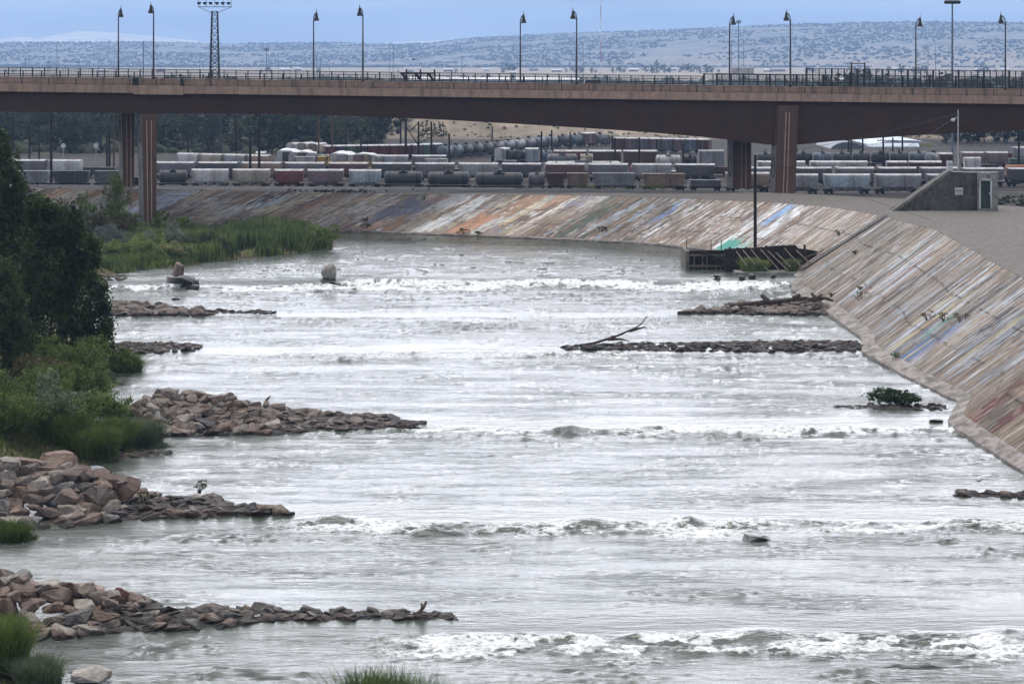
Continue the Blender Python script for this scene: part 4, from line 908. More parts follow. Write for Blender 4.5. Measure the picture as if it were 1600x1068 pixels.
for i, (px, D, w_, h, k, lab) in enumerate(bushes):
    loc = at(px, D)
    if k in ('grass', 'greyg'): spray_bush("grass_clump", loc, w_, h, int(900 * w_), {'grass': M_lf_mid, 'greyg': M_lf_grey}[k], 40 + i, lab, .055, .32, cat="grass clump")
    else: bushtree("willow_shrub", loc, w_, h, int(1500 * w_), .20, {'leaf': M_lf_mid, 'leaf2': leaf_mat("reddish leaves", (.11, .10, .04), (.05, .05, .02)), 'grey': M_lf_grey}[k], 40 + i, lab)
# foreground willow at the bottom edge
zf = -4.2; o = spray_bush("willow_shrub", (P(588, 122), 122, zf), 4.8, 3.7, 2600, M_lf_mid, 90, "feathery green willow top poking up at the bottom edge, near the middle", .05, .30); 
o = spray_bush("willow_shrub", (P(655, 123), 123, zf + .2), 3.8, 3.0, 900, M_lf_mid, 91, "thin willow sprigs at the bottom edge, right of the feathery willow", .04, .30)
for px, py, s, lab in [(306, 779, 1.0, "small green tuft growing on the second left jetty's back edge"), (222, 793, .9, "green weed tuft in the middle of the second left jetty"), (135, 962, .7, "green weed growing between rocks of the lowest left jetty")]:
    x, y, z = px_w(px, py); bushtree("weed", (x, y + 1.5, z + .35), s * 1.1, s, 500, .10, M_lf_mid, int(px), lab, cat="weed")
x, y, z = px_w(1402, 634); bushtree("shrub", (x, y, z - .25), 4.2, 2.1, 7500, .20, leaf_mat("bar shrub leaves", (.05, .085, .03), (.02, .04, .015)), 61, "round dark green shrub on the small stone bar near the levee")
# grass and reeds
def stuff_grass(name, region, n, hmin, hmax, wd, m, seed, label, lean=.25):
    x0, x1, y0, y1, din, dout = region; g = np.random.default_rng(seed); X = g.uniform(x0, x1, n * 3); Y = g.uniform(y0, y1, n * 3); d = shore(Y) - X
    k = (d > din) & (d < dout) & (vn(X / 5, Y / 5, seed) > -.25); X = X[k][:n]; Y = Y[k][:n]
    V0 = np.stack([X, Y, bank_z(X, Y)], 1); hh = 1 + .25 * vn(X / 3, Y / 3, 9)
    V, f = spray(V0, n, hmin, hmax, wd, lean, seed); V = V.reshape(n, 6, 3); rx, ry = V[:, 0, 0], V[:, 0, 1]
    fac = (1 + .38 * fbm(rx / 5, ry / 9, 3, 21)) * (.55 + .45 * sst(shore(ry) - rx, 0, 5)) * (1 - .42 * (1 - sst(rx, -52, -44)) * sst(ry, 330, 336)); zb = V[:, :1, 2].copy(); V[:, :, 2] = zb + (V[:, :, 2] - zb) * fac[:, None]
    o = npmesh(name, V.reshape(-1, 3), f, m); return tag(o, label, "grass", kind='stuff')
stuff_grass("reeds", (-75, -28, 338, 411, .2, 60), 30000, 2.0, 3.2, .13, M_grass, 1, "tall green reeds covering the island below the bridge", .12)
stuff_grass("reeds", (-75, -28, 338, 411, .2, 60), 9000, 2.2, 3.5, .12, leaf_mat("dark reed", (.05, .08, .03), (.03, .045, .02), .2), 2, "darker reeds mixed through the reed bed", .12)
stuff_grass("bank_grass", (-70, -27, 185, 262, .3, 45), 16000, .35, .9, .09, M_lf_mid, 3, "short grass on the left bank between the shrubs", .4)
stuff_grass("bank_grass", (-70, -24, 118, 184, .6, 45), 6000, .3, .7, .07, M_lf_mid, 4, "short grass on the lower left bank behind the jetties", .4)
for px, py, w_, h, m_, lab in [(255, 397, 4.5, 3.6, leaf_mat("silver leaves", (.27, .30, .22), (.13, .155, .11)), "silver-grey round bush standing in the reeds"), (272, 412, 4.6, 2.8, M_grass2, "tan-topped grass mound at the water in front of the silver bush"), (152, 405, 5.5, 4.2, leaf_mat("blue grey leaves", (.13, .15, .14), (.06, .075, .07)), "dusky blue-grey bush at the left end of the reed bed"), (185, 415, 4.5, 3.0, M_grass, "green reed mound between the blue-grey bush and the open water"), (220, 415, 5.0, 3.2, M_grass, "bright reed mound left of the tan-topped one"), (330, 403, 4.4, 3.0, M_lf_olive, "olive bush at the waterline right of the tan-topped mound"), (500, 390, 4.0, 3.0, M_grass, "last leafy reed mound at the right tip of the island")]:
    x, y, z = px_w(px, py); bushtree("reed_bush", (x, y + 1, z + .1), w_ * 1.15, h * 1.45, 6500, .24, m_, int(px * 3), lab, up=1.2)
for px, D, w_, h, lab in [(150, 398, 6, 8.2, "leafy sapling left of the bridge pier, in front of the levee"), (192, 408, 6, 12., "taller leafy sapling standing in front of the far bridge pier"), (170, 392, 7, 5.5, "brownish low shrub below the two saplings"), (205, 400, 6, 5.0, "low green shrub at the foot of the near bridge pier"), (247, 401, 2.6, 4.6, "small pointed shrub just right of the near bridge pier"), (285, 401, 3.6, 3.4, "low shrub on the back edge of the reed bed, right of the pier")]:
    bushtree("sapling", at(px, D), w_, h, int(w_ * 900), .26, M_lf_mid if 'brown' not in lab else leaf_mat("brown green leaves", (.09, .075, .035), (.045, .04, .02)), int(px), lab, cat="sapling")
# weeds on the levee
wlist = [(562, .88, .9, 1.3), (548, .22, .9, 1.0), (560, .1, .8, .9), (722, .06, .9, 1.3), (745, .05, .5, .8), (916, .22, .8, 1.0)]
for i, (px, v, s_, w_) in enumerate(wlist):
    p = levee_pt(px_u(min(px, 1000)) if v > .5 else px_u(px), v); bushtree("weed", tuple(p), w_ * 1.5, 1.4 * s_, 500, .16, M_lf_dark if i % 2 else M_lf_mid, 300 + i, "dark weed on the far levee slope, number %s from the left by height" % i if False else ["round dark weed at the levee crest near the row of birds", "weed on the lower levee slope below the dark oval patch", "weed at the levee foot below the dark oval patch", "dark round bush at the levee foot under the bridge", "small weed right of the dark bush at the levee foot", "weed low on the shaded levee under the bridge"][i], cat="weed")
for i, (du, v, s_, lab) in enumerate([(tl[10] + 9, .22, 1.2, "dark green weed clump low on the blue-striped levee"), (tl[12] + 12, .06, 1.0, "dark weed at the foot of the blue painted stripes"), (tl[12] + 6, .42, 1.1, "yellowish dry weed in the joint above the yellow stripes"), (tl[12] + 11, .46, 1.2, "olive dry weed in the levee joint, right of the yellowish one"), (tl[12] + 16, .52, 1.3, "brownish dry weed in the levee joint near the right edge"), (tl[10] + 3, .28, .6, "tiny dry weed just left of the weed clump on the levee"), (tl[8] - 6, .62, 1.0, "dark weed beside the levee stairs"), (tl[10] - 4, .12, .7, "small dark weed above the brown boulders on the levee"), (tl[9] + 3, .55, .6, "small dry weed right of the stairs")]):
    p = levee_pt(du, v); bushtree("weed", tuple(p), 1.3 * s_, .9 * s_, 420, .12, M_lf_mid if 'dry' not in lab else leaf_mat("dry weed", (.17, .14, .06), (.09, .08, .035)), 330 + i, lab, cat="weed")
# driftwood
def drift(name, pts_px, r0, r1, label, D0=None):
    b = MB()
    for pts in pts_px:
        k = len(pts)
        for i in range(k - 1):
            ra = r0 + (r1 - r0) * i / (k - 1); rb = r0 + (r1 - r0) * (i + 1) / (k - 1)
            b.bar((P(pts[i][0], D0), D0, Z(pts[i][1], D0)), (P(pts[i + 1][0], D0), D0 + .3, Z(pts[i + 1][1], D0)), ra, rb, 7)
    o = b.build(name, mat("driftwood", (.10, .075, .06), .9, .3, 2, .02, 6), smooth=True); return tag(o, label, "driftwood")
drift("driftwood_branch", [[(895, 542), (925, 537), (955, 528), (985, 516), (1000, 508), (1012, 493)], [(955, 527), (975, 522)], [(983, 517), (1000, 513), (1009, 510)], [(950, 530), (970, 530), (985, 533)]], .2, .035, "long bare forked driftwood branch leaning up off the right jetty", 266)
drift("driftwood_log", [[(1140, 478), (1200, 472), (1262, 466)], [(1200, 470), (1190, 461)], [(1240, 466), (1250, 461)]], .36, .26, "thick weathered log lying on the brown boulders below the timber weir", 300.5)
drift("driftwood_log", [[(1262, 468), (1290, 466), (1302, 470)], [(1270, 470), (1285, 460)], [(1275, 466), (1268, 458)]], .3, .15, "tangled dark driftwood wedged between boulders and levee", 299.5)
drift("driftwood_stub", [[(655, 957), (662, 948), (666, 941)], [(661, 950), (658, 944)]], .13, .07, "short forked driftwood stub sticking up from the lowest left jetty's end", 143.3)
drift("driftwood_stub", [[(414, 628), (419, 622), (422, 619)]], .14, .06, "small dark stick jutting up from the back of the third jetty", 219)
# ================================================================ RAIL YARD
def cm(name, col, **k):
    col = tuple(c * .8 for c in col)
    return mat("paint " + name, col, .6, .22, .35, .0, 4, col2=tuple(c * .8 for c in col), dirt=((.09, .065, .05), (.7, .7, .12), .65), spec=.3, **k)
PAINT = {'white': (.58, .58, .57), 'pale grey': (.32, .33, .34), 'grey': (.17, .17, .18), 'dark grey': (.075, .08, .085), 'black': (.022, .023, .026), 'blue-grey': (.16, .20, .25),
         'brown': (.13, .065, .05), 'rust red': (.20, .055, .045), 'purplish': (.22, .15, .155), 'cream': (.42, .38, .29), 'yellow': (.50, .33, .06), 'green': (.13, .22, .15), 'orange': (.60, .16, .04), 'tan': (.33, .24, .17), 'pale blue': (.42, .50, .55)}
M_under = mat("grimy underframe", (.028, .026, .025), .8, .3, 1)
def bogie(parent, x):
    b = MB()
    for s in (-1, 1):
        b.box(x - 1.2, x + 1.2, s * .85 - .08, s * .85 + .08, .42, .78)
        for dx in (-.85, .85): b.lathe([(.44, -.07), (.44, .07)], (x + dx, s * .72, .45), n=12) if False else b.extr([(s * .72 - .06, .45 + 0 - .44)] and [(s * .72 - .06, .01), (s * .72 + .06, .01), (s * .72 + .06, .89), (s * .72 - .06, .89)], x + dx - .36, x + dx + .36)
    b.box(x - .3, x + .3, -.9, .9, .4, .95)
    return b.build("bogie", M_under, parent)
def car(kind, colour, L=14.5, gra=False):
    m = cm(colour, PAINT[colour]); root = empty({'hopper': "hopper_wagon", 'cov': "covered_hopper_wagon", 'tank': "tank_wagon", 'box': "boxcar", 'rack': "autorack_wagon", 'gon': "gondola_wagon", 'loco': "locomotive", 'flat': "flat_wagon"}[kind])
    H = L / 2; bogie(root, -H + 2); bogie(root, H - 2)
    roof = cm("pale wagon roof", (.62, .62, .62))  # one pale tone for all covered wagon and boxcar roofs
    b = MB(); b.box(-H, H, -.35, .35, .8, 1.15); b.build("underframe", M_under, root)
    if kind in ('hopper', 'cov', 'gon'):
        cs = 0 if kind == 'gon' else 1
        if kind == 'cov': prof = [(-1.55, 1.6), (1.55, 1.6), (1.62, 3.5), (1.35, 4.2), (.7, 4.5), (-.7, 4.5), (-1.35, 4.2), (-1.62, 3.5)]
        elif kind == 'hopper': prof = [(-1.5, 1.3), (1.5, 1.3), (1.5, 4.1), (-1.5, 4.1)]
        else: prof = [(-1.5, 1.15), (1.5, 1.15), (1.5, 2.6), (-1.5, 2.6)]
        sl = [(.6 * cs * max(0, (3.4 - p[1]) / 2)) for p in prof]
        b = MB(); b.extr(prof, -H + .5, H - .5, [s for s in sl], [-s for s in sl]); body = b.build("body", m, root, smooth=kind == 'cov')
        if kind != 'cov':
            n = 11
            for s in (-1, 1):
                b = MB(); ya, yb = (1.5, 1.66) if s > 0 else (-1.66, -1.5)
                for i in range(n): x = -H + 1.9 + (2 * H - 3.8) * i / (n - 1); b.box(x - .09, x + .09, ya, yb, prof[0][1] + .1, prof[2][1])
                b.box(-H + .4, H - .4, s * 1.6 - .1, s * 1.6 + .1, prof[2][1] - .12, prof[2][1] + .08); b.build("side_ribs", m, root)
        else:
            b = MB()
            for s in (-1, 1): b.hexa([(-H + .5, s * .72, 4.515), (H - .5, s * .72, 4.515), (H - .5, s * 1.36, 4.225), (-H + .5, s * 1.36, 4.225), (-H + .5, s * .72, 4.56), (H - .5, s * .72, 4.56), (H - .5, s * 1.38, 4.27), (-H + .5, s * 1.38, 4.27)])
            b.box(-H + .3, H - .3, -.70, .70, 4.51, 4.60)
            b.build("roof_walkway", roof, root)
            for sx in (-1, 1):
                b = MB()
                for x in (H - .45, H - 1.4): b.bar((sx * x, -1.5, .9), (sx * x, -1.5, 3.9), .05, n=4)
                for z in np.arange(1.2, 3.9, .45): b.bar((sx * (H - .45), -1.5, z), (sx * (H - 1.4), -1.5, z), .03, n=4)
                b.build("ladder", m, root)
        for x in ((-H * .45, 0, H * .45) if kind != 'gon' else ()): 
            b = MB(); b.hexa([(x - .5, -.6, .5), (x + .5, -.6, .5), (x + .5, .6, .5), (x - .5, .6, .5), (x - 1.8, -1.3, 1.75), (x + 1.8, -1.3, 1.75), (x + 1.8, 1.3, 1.75), (x - 1.8, 1.3, 1.75)]); b.build("discharge_chute", m, root)
    elif kind == 'tank':
        b = MB(); r_ = 1.52; b.lathe([(.05, -H + .6), (r_ * .6, -H + .75), (r_ * .92, -H + 1.1), (r_, -H + 1.5), (r_, H - 1.5), (r_ * .92, H - 1.1), (r_ * .6, H - .75), (.05, H - .6)], (0, 0, 2.75), 'x', 20); b.build("barrel", m, root, smooth=True)
        b = MB(); b.lathe([(.5, 0), (.5, .55), (.42, .62)], (0, 0, 4.2), n=12); b.build("dome", M_under if colour != 'white' else m, root)
        b = MB(); b.box(-1.5, 1.5, -1.1, 1.1, 4.28, 4.33)
        for x in (-1.5, 1.5):
            for y in (-1.1, 1.1): b.bar((x, y, 4.3), (x, y, 5.2), .04, n=4)
        for y in (-1.1, 1.1): b.bar((-1.5, y, 5.2), (1.5, y, 5.2), .04, n=4)
        b.build("dome_platform", M_under, root)
        b = MB()
        for x in (-H + 2.6, H - 2.6): b.lathe([(1.56, -.1), (1.56, .1)], (x, 0, 2.75), 'x', 20)
        b.build("saddle_bands", M_under, root)
    elif kind in ('box', 'rack'):
        top = 4.5 if kind == 'box' else 5.6
        b = MB(); b.box(-H + .3, H - .3, -1.5, 1.5, 1.1, top); b.build("body", m, root)
        b = MB(); b.extr([(-1.56, top), (1.56, top), (1.4, top + .18), (.5, top + .42), (-.5, top + .42), (-1.4, top + .18)], -H + .25, H - .25); b.build("roof", roof if kind == 'box' else m, root)
        n = 17
        for s in (-1, 1):
            b = MB(); ya, yb = (1.5, 1.6) if s > 0 else (-1.6, -1.5)
            for i in range(n):
                x = -H + .5 + (2 * H - 1) * i / (n - 1)
                if kind == 'box' and abs(x) < 1.5: continue
                b.box(x - .07, x + .07, ya, yb, 1.15, top)
            b.box(-H + .3, H - .3, ya * .999, yb * 1.002, 1.0, 1.2)
            if kind == 'rack':
                for z in (1.3, 2.3, 3.3, 4.3, 5.3): b.box(-H + .4, H - .4, s * 1.544 - .04, s * 1.544 + .04, z, z + .3)
            b.build("side_ribs", m, root)
        if kind == 'box':
            b = MB(); b.box(-1.4, 1.4, -1.62, -1.51, 1.25, 4.3); b.build("door", m, root)
        if gra:
            b = MB()
            for k_ in range(16):
                x = -H + 1 + k_ * .8
                if abs(x) < 2: continue
                b.bar((x, -1.66, 3.75), (x + .4, -1.66, 3.35), .10, n=4); b.bar((x + .4, -1.66, 3.35), (x + .8, -1.66, 3.75), .07, n=4)
            b.build("zigzag_graffiti", mat("blue graffiti paint", (.04, .06, .16), .6), root)
            b = MB(); b.prism([(-H + 1, 1.2), (-H + 1.4, 1.9), (-H + 4.6, 1.9), (-H + 5.2, 1.2)], -1.67, -1.63); b.build("black_graffiti", M_blk, root)
    elif kind == 'loco':
        b = MB(); b.box(-H + .5, H - .2, -1.55, 1.55, 1.15, 1.7); b.build("frame", M_under, root)
        b = MB(); b.box(-H + 1, H - 4.2, -1.1, 1.1, 1.7, 4.2); b.build("hood", m, root, bevel=.1)
        c_ = MB().box(H - 4.2, H - 2.2, -1.5, 1.5, 1.7, 4.6).build("cab", m, root, bevel=.1); MB().box(H - 3.8, H - 2.7, -1.53, -1.51, 3.3, 4.1).build("window", M_blk, c_)
        MB().box(H - 2.2, H - .4, -1.1, 1.1, 1.7, 3.1).build("nose", m, root, bevel=.1)
        b = MB()
        for x in np.arange(-H + .6, H, 1.6): b.bar((x, -1.5, 1.7), (x, -1.5, 2.6), .03, n=4)
        b.bar((-H + .6, -1.5, 2.6), (H - .6, -1.5, 2.6), .04, n=4); b.build("handrail", cm('white', PAINT['white']), root)
    elif kind == 'flat':
        MB().box(-H, H, -1.4, 1.4, 1.15, 1.45).build("body", m, root)
        b = MB()
        for x in np.linspace(-H + .6, H - .6, 7): b.box(x - .06, x + .06, -1.4, -1.28, 1.45, 3.0); b.box(x - .06, x + .06, 1.28, 1.4, 1.45, 3.0)
        b.box(-H + .5, H - .5, -1.4, -1.3, 2.9, 3.05); b.box(-H + .5, H - .5, 1.3, 1.4, 2.9, 3.05); b.build("stake_rack", m, root)
    return root
_proto = {}
ORD = ["first", "second", "third", "fourth", "fifth", "sixth", "seventh", "eighth", "ninth", "tenth", "eleventh", "twelfth", "thirteenth", "fourteenth", "fifteenth", "sixteenth"]
KN = {'hopper': 'ribbed hopper wagon', 'cov': 'covered hopper wagon', 'tank': 'tank wagon', 'box': 'boxcar', 'rack': 'tall autorack wagon', 'gon': 'low gondola wagon', 'loco': 'locomotive', 'flat': 'staked flat wagon'}
_cnt = {}
def train(where, cars, rot=None, L0=14.5, zoff=0):
    """cars: (px0, base0, px1, base1, kind, colour) ends of each car on the ground, photo pixels"""
    for (p0, b0, p1, b1, kind, colour, *ex) in cars:
        key = (kind, colour, bool(ex))
        D0 = DZ(b0, zoff); D1 = DZ(b1, zoff); A = Vector((P(p0, D0), D0, zoff)); B_ = Vector((P(p1, D1), D1, zoff)); ln = (B_ - A).length
        if key not in _proto: _proto[key] = o = car(kind, colour, L0, gra=bool(ex))
        else: o = copy_tree(_proto[key])
        o.location = (A + B_) / 2 + Vector((0, 0, 0)); o.rotation_euler = (0, 0, math.atan2(B_.y - A.y, B_.x - A.x)); o.scale = (ln / (L0 + .5), 1, 1)
        k = (where, kind, colour); _cnt[k] = _cnt.get(k, 0) + 1
        o['_w'] = where; o['_k'] = kind; o['_c'] = colour
        tag(o, None, "rail wagon" if kind != 'loco' else "locomotive", "wagons standing " + where if kind != 'loco' else None)
    return
def seq(p0, b0, p1, b1, items):      # even spacing
    n = len(items); out = []
    for i, it in enumerate(items):
        a, c = i / n, (i + 1) / n
        out.append((p0 + (p1 - p0) * a, b0 + (b1 - b0) * a, p0 + (p1 - p0) * c, b0 + (b1 - b0) * c, *(it if isinstance(it, tuple) else (it, 'grey'))))
    return out
FR = "in the front row just behind the levee"
train(FR, [(-20, 293.5, 20, 293.5, 'hopper', 'pale grey'), (20, 293.5, 80, 293.5, 'hopper', 'pale grey'), (82, 293.5, 143, 293.5, 'hopper', 'dark grey'), (145, 293.5, 206, 293.5, 'hopper', 'grey'), (208, 293.5, 246, 293.5, 'gon', 'black'),
           (246, 293.5, 295, 293.5, 'tank', 'dark grey'), (297, 293.5, 360, 293.5, 'cov', 'white'), (361, 293.5, 425, 293.5, 'cov', 'cream'), (427, 294.0, 477, 294.0, 'cov', 'rust red'), (478, 294.0, 540, 294.0, 'cov', 'purplish'), (543, 294.5, 598, 294.5, 'cov', 'pale blue'),
           (596, 295.5, 664, 295.5, 'tank', 'dark grey'), (664, 296.5, 738, 296.5, 'tank', 'dark grey'), (738, 297.5, 822, 297.5, 'tank', 'dark grey'), (824, 297.5, 853, 297.5, 'tank', 'grey'), (854, 297.5, 883, 297.5, 'hopper', 'brown'), (884, 297.5, 921, 297.5, 'hopper', 'tan'), (922, 297.5, 996, 297.5, 'hopper', 'pale grey'),
           (1000, 298.5, 1074, 298.5, 'hopper', 'tan'), (1076, 298.5, 1128, 298.5, 'gon', 'grey'), (1130, 299.5, 1205, 299.5, 'cov', 'tan'), (1206, 302.5, 1281, 302.5, 'cov', 'pale grey'), (1283, 302.5, 1362, 302.5, 'cov', 'pale blue'), (1363, 302.5, 1442, 302.5, 'cov', 'pale grey'), (1444, 302.5, 1520, 302.5, 'cov', 'grey')])
train("in the second row behind the levee", seq(240, 280, 1120, 284, [('cov', c) for c in ('grey', 'dark grey', 'tan', 'grey', 'brown', 'dark grey', 'grey', 'pale grey', 'dark grey', 'brown', 'grey', 'pale grey', 'dark grey')]))
train("in the second row right of the pier", seq(1170, 290, 1500, 290, [('cov', c) for c in ('grey', 'dark grey', 'grey', 'dark grey', 'grey')]))
train("in the third row behind the levee", [(430, 268, 457, 268, 'gon', 'purplish'), (458, 268, 494, 268, 'hopper', 'white'), (494, 268, 518, 268, 'loco', 'yellow'), (520, 269, 590, 270, 'flat', 'yellow'), (662, 272, 702, 272, 'hopper', 'white'), (704, 272, 735, 272, 'flat', 'brown'), (737, 272, 785, 273, 'flat', 'dark grey'), (785, 275, 808, 275, 'hopper', 'pale grey'), (810, 275, 838, 275, 'flat', 'blue-grey'),
      (843, 277, 980, 277, 'tank', 'white'), (985, 276, 1026, 275, 'gon', 'rust red'), (1028, 275, 1094, 275, 'flat', 'white'), (1096, 276, 1140, 276, 'gon', 'brown')])
train("in the third row left of the pier", seq(20, 276, 185, 277, [('cov', 'grey'), ('cov', 'white'), ('gon', 'dark grey')]) + seq(278, 264, 425, 268, [('cov', 'white'), ('cov', 'cream'), ('cov', 'pale grey'), ('cov', 'tan')]))
train("in the short curved string at left", [(441, 262, 449, 257, 'box', 'white'), (449, 262, 458, 258, 'box', 'dark grey'), (459, 263, 466, 259, 'cov', 'white'), (466, 263, 473, 260, 'cov', 'white'), (473, 264, 480, 260, 'box', 'brown'), (480, 264, 486, 261, 'cov', 'white'), (486, 264, 493, 262, 'cov', 'white'), (493, 265, 502, 262, 'tank', 'dark grey'), (502, 265, 511, 263, 'tank', 'pale grey'), (511, 266, 523, 263, 'tank', 'black')], )
train("in the second curved string", [(524, 267, 535, 262, 'box', 'white'), (535, 268, 545, 263, 'box', 'pale grey'), (545, 268, 551, 264, 'cov', 'white'), (551, 268, 560, 265, 'cov', 'white'), (560, 268, 570, 265, 'box', 'purplish'), (570, 268, 581, 266, 'box', 'tan'), (581, 268, 596, 267, 'cov', 'white'), (596, 268, 640, 268, 'cov', 'pale grey'), (641, 268, 700, 268, 'cov', 'grey')])
train("at the head of the long red string", [(452, 246, 470, 245, 'cov', 'white'), (470, 246, 487, 244, 'cov', 'cream'), (487, 247, 506, 245, 'cov', 'tan')])
train("in the long red and dark string", seq(505, 252, 640, 250, [('box', c) for c in ('rust red', 'dark grey', 'green', 'dark grey', 'rust red', 'rust red', 'rust red', 'rust red')]) + seq(640, 250, 688, 248, [('box', 'purplish'), ('box', 'green'), ('box', 'purplish')]))
train("in the long curving tank train", seq(688, 250, 768, 243, [('tank', 'blue-grey')] * 2 + [('tank', 'dark grey')] * 3) + seq(768, 243, 850, 232, [('tank', 'dark grey'), ('tank', 'blue-grey'), ('tank', 'pale grey'), ('tank', 'grey'), ('tank', 'blue-grey')]) + seq(850, 232, 965, 226, [('tank', 'pale grey'), ('tank', 'dark grey'), ('tank', 'blue-grey'), ('box', 'purplish'), ('tank', 'grey'), ('tank', 'cream')]))
train("in the middle row left of the bridge pier", [(767, 256, 779, 256, 'gon', 'black'), (779, 257, 792, 256, 'box', 'white'), (792, 257, 806, 256, 'tank', 'dark grey'), (806, 257, 820, 256, 'tank', 'dark grey'), (820, 257, 842, 257, 'box', 'pale blue'), (842, 257, 864, 257, 'tank', 'blue-grey'), (864, 261, 918, 261, 'box', 'rust red'), (918, 261, 972, 261, 'box', 'brown'), (972, 261, 1028, 261, 'box', 'brown'), (1022, 266, 1066, 266, 'tank', 'white'), (1066, 266, 1090, 266, 'tank', 'black'), (1090, 268, 1132, 268, 'rack', 'pale grey')])
train("in the short pale row in front of the boxcars", [(852, 264, 905, 264, 'tank', 'grey'), (905, 264, 928, 264, 'tank', 'cream')])
train("in the farthest row under the bridge", seq(960, 237, 1110, 240, [('box', c) for c in ('brown', 'purplish', 'grey', 'purplish', 'grey', 'purplish', 'blue-grey', 'brown')]))
train("in the dark rounded row right of the pier", seq(1180, 262, 1450, 260, [('tank', c) for c in ('dark grey', 'dark grey', 'black', 'blue-grey', 'dark grey', 'dark grey', 'black', 'dark grey', 'blue-grey')]) + [(1450, 262, 1467, 260, 'tank', 'pale grey'), (1466, 266, 1488, 266, 'box', 'brown')])
train("in the white and brown row right of the pier", [(1180, 281, 1260, 281, 'box', 'white'), (1262, 281, 1358, 281, 'box', 'white', 1), (1360, 281, 1382, 281, 'gon', 'black'), (1384, 281, 1417, 281, 'box', 'purplish'), (1418, 281, 1472, 281, 'box', 'brown')])
train("in the tangle of rows behind the bunker", seq(1500, 254, 1660, 252, [('gon', 'brown'), ('gon', 'rust red'), ('cov', 'pale grey'), ('gon', 'brown')]) + seq(1500, 262, 1650, 262, [('cov', 'purplish'), ('cov', 'purplish'), ('gon', 'green'), ('box', 'tan')]) + seq(1505, 272, 1560, 272, [('cov', 'white'), ('gon', 'black')]) + [(1566, 284, 1640, 284, 'loco', 'orange')] + seq(1500, 291, 1640, 291, [('cov', 'grey'), ('cov', 'dark grey')]))
# labels: colour, kind and place in its row
by = {}
for o in list(COL.objects):
    if '_w' in o: by.setdefault((o['_w'], o['_k'], o['_c']), []).append(o)
for (w_, k_, c_), lst in by.items():
    lst.sort(key=lambda q: q.location.x / q.location.y)
    for i, o in enumerate(lst):
        o['label'] = ("%s %s %s" % (c_, KN[k_], w_)) if len(lst) == 1 else "%s %s %s %s" % (ORD[i], c_, KN[k_], w_)
        for q in ('_w', '_k', '_c'): del o[q]
        wl = o['label'].split()
        if len(wl) > 16: o['label'] = o['label'].replace(" wagon", "", 1)
# tracks: rails on ballast
M_rail = mat("rail steel", (.16, .12, .10), .5, .2, 1, metal=.6); M_ball = mat("dark ballast", (.10, .088, .08), .95, .3, 1.2, .04, 6)
def track(p0, b0, p1, b1):
    D0, D1 = DZ(b0, 0), DZ(b1, 0); A = Vector((P(p0, D0), D0, 0)); B_ = Vector((P(p1, D1), D1, 0)); n = (B_ - A).normalized(); s = Vector((-n.y, n.x, 0))
    root = empty("railway_track", A); 
    b = MB(); q = [A - s * 1.7, B_ - s * 1.7, B_ + s * 1.7, A + s * 1.7]; b.hexa([(p.x - A.x, p.y - A.y, .0) for p in q] + [((p + t).x - A.x, (p + t).y - A.y, .10) for p, t in zip(q, (s * .5, s * .5, -s * .5, -s * .5))]); b.build("ballast_bed", M_ball, root)
    for d in (-.72, .72):
        b = MB(); q = [A + s * (d - .05), B_ + s * (d - .05), B_ + s * (d + .05), A + s * (d + .05)]; b.hexa([(p.x - A.x, p.y - A.y, .1) for p in q] + [(p.x - A.x, p.y - A.y, .22) for p in q]); b.build("rail", M_rail, root)
    return root
for (a, lab) in [((-60, 290, 1200, 295), "railway track under the front row of wagons"), ((-60, 280, 1560, 287), "railway track under the second row of wagons"), ((-60, 274, 1560, 276), "railway track under the third row of wagons"), ((560, 262, 860, 252), "open curving railway track left of the middle tank wagons"), ((560, 259, 900, 246), "farther open railway track beside the long curving tank train"), ((-60, 262, 430, 263), "railway track at the foot of the left wood"), ((1180, 299, 1640, 299), "railway track under the front row right of the pier"), ((480, 255, 700, 251), "railway track under the long red string of wagons")]:
    tag(track(*a), lab, "railway track")
# ---------------------------------------------------------------- poles, masts, towers
M_pole = mat("tarred wood", (.022, .017, .014), .9, .3, 2); M_pole2 = mat("brown weathered wood", (.13, .075, .045), .9, .3, 2); M_galv = mat("galvanised steel", (.38, .41, .44), .5, .15, 2, metal=.3)
def pole(px, top, base, lab, r=.2, m=None, arm=0, z0=0., cat="utility pole", name="utility_pole", D=None):
    D = D or DZ(base, z0); h = Z(top, D) - z0; root = empty(name, (P(px, D), D, z0), label=lab, cat=cat)
    MB().bar((0, 0, -.5), (0, 0, h), r, r * .75, 8).build("pole", m or M_pole, root)
    if arm:
        MB().box(-arm, arm, -.08, .08, h - 1.1, h - .9).build("crossarm", m or M_pole, root)
        for x in (-arm + .2, -arm * .4, arm * .4, arm - .2): MB().lathe([(.07, 0), (.1, .12), (.05, .3)], (x, 0, h - .9), n=6).build("insulator", M_pole, root)
    return root
PL = [(80, 178, 290), (46, 205, 260), (61, 195, 250), (20, 182, 244), (157, 186, 240), (167, 208, 263), (171, 195, 263), (294, 213, 263), (326, 186, 256), (369, 180, 256), (391, 203, 291), (405, 180, 291), (425, 207, 264), (541, 187, 240), (564, 207, 264), (579, 193, 246),
      (626, 188, 246), (654, 190, 255), (674, 190, 255), (702, 210, 269), (769, 197, 220), (846, 205, 261), (862, 203, 250), (891, 207, 250), (957, 212, 258), (961, 215, 262), (999, 215, 273), (1026, 218, 258), (1067, 225, 273), (1095, 227, 268), (1245, 232, 258), (1326, 214, 258), (1330, 214, 254), (1348, 214, 250), (1380, 214, 271), (1395, 215, 245), (1410, 212, 254), (1592, 196, 264)]
near_ = ["left of the far bridge pier", "right of the near left pier", "under the middle of the bridge", "left of the big right pier", "right of the big pier"]
cntp = {}
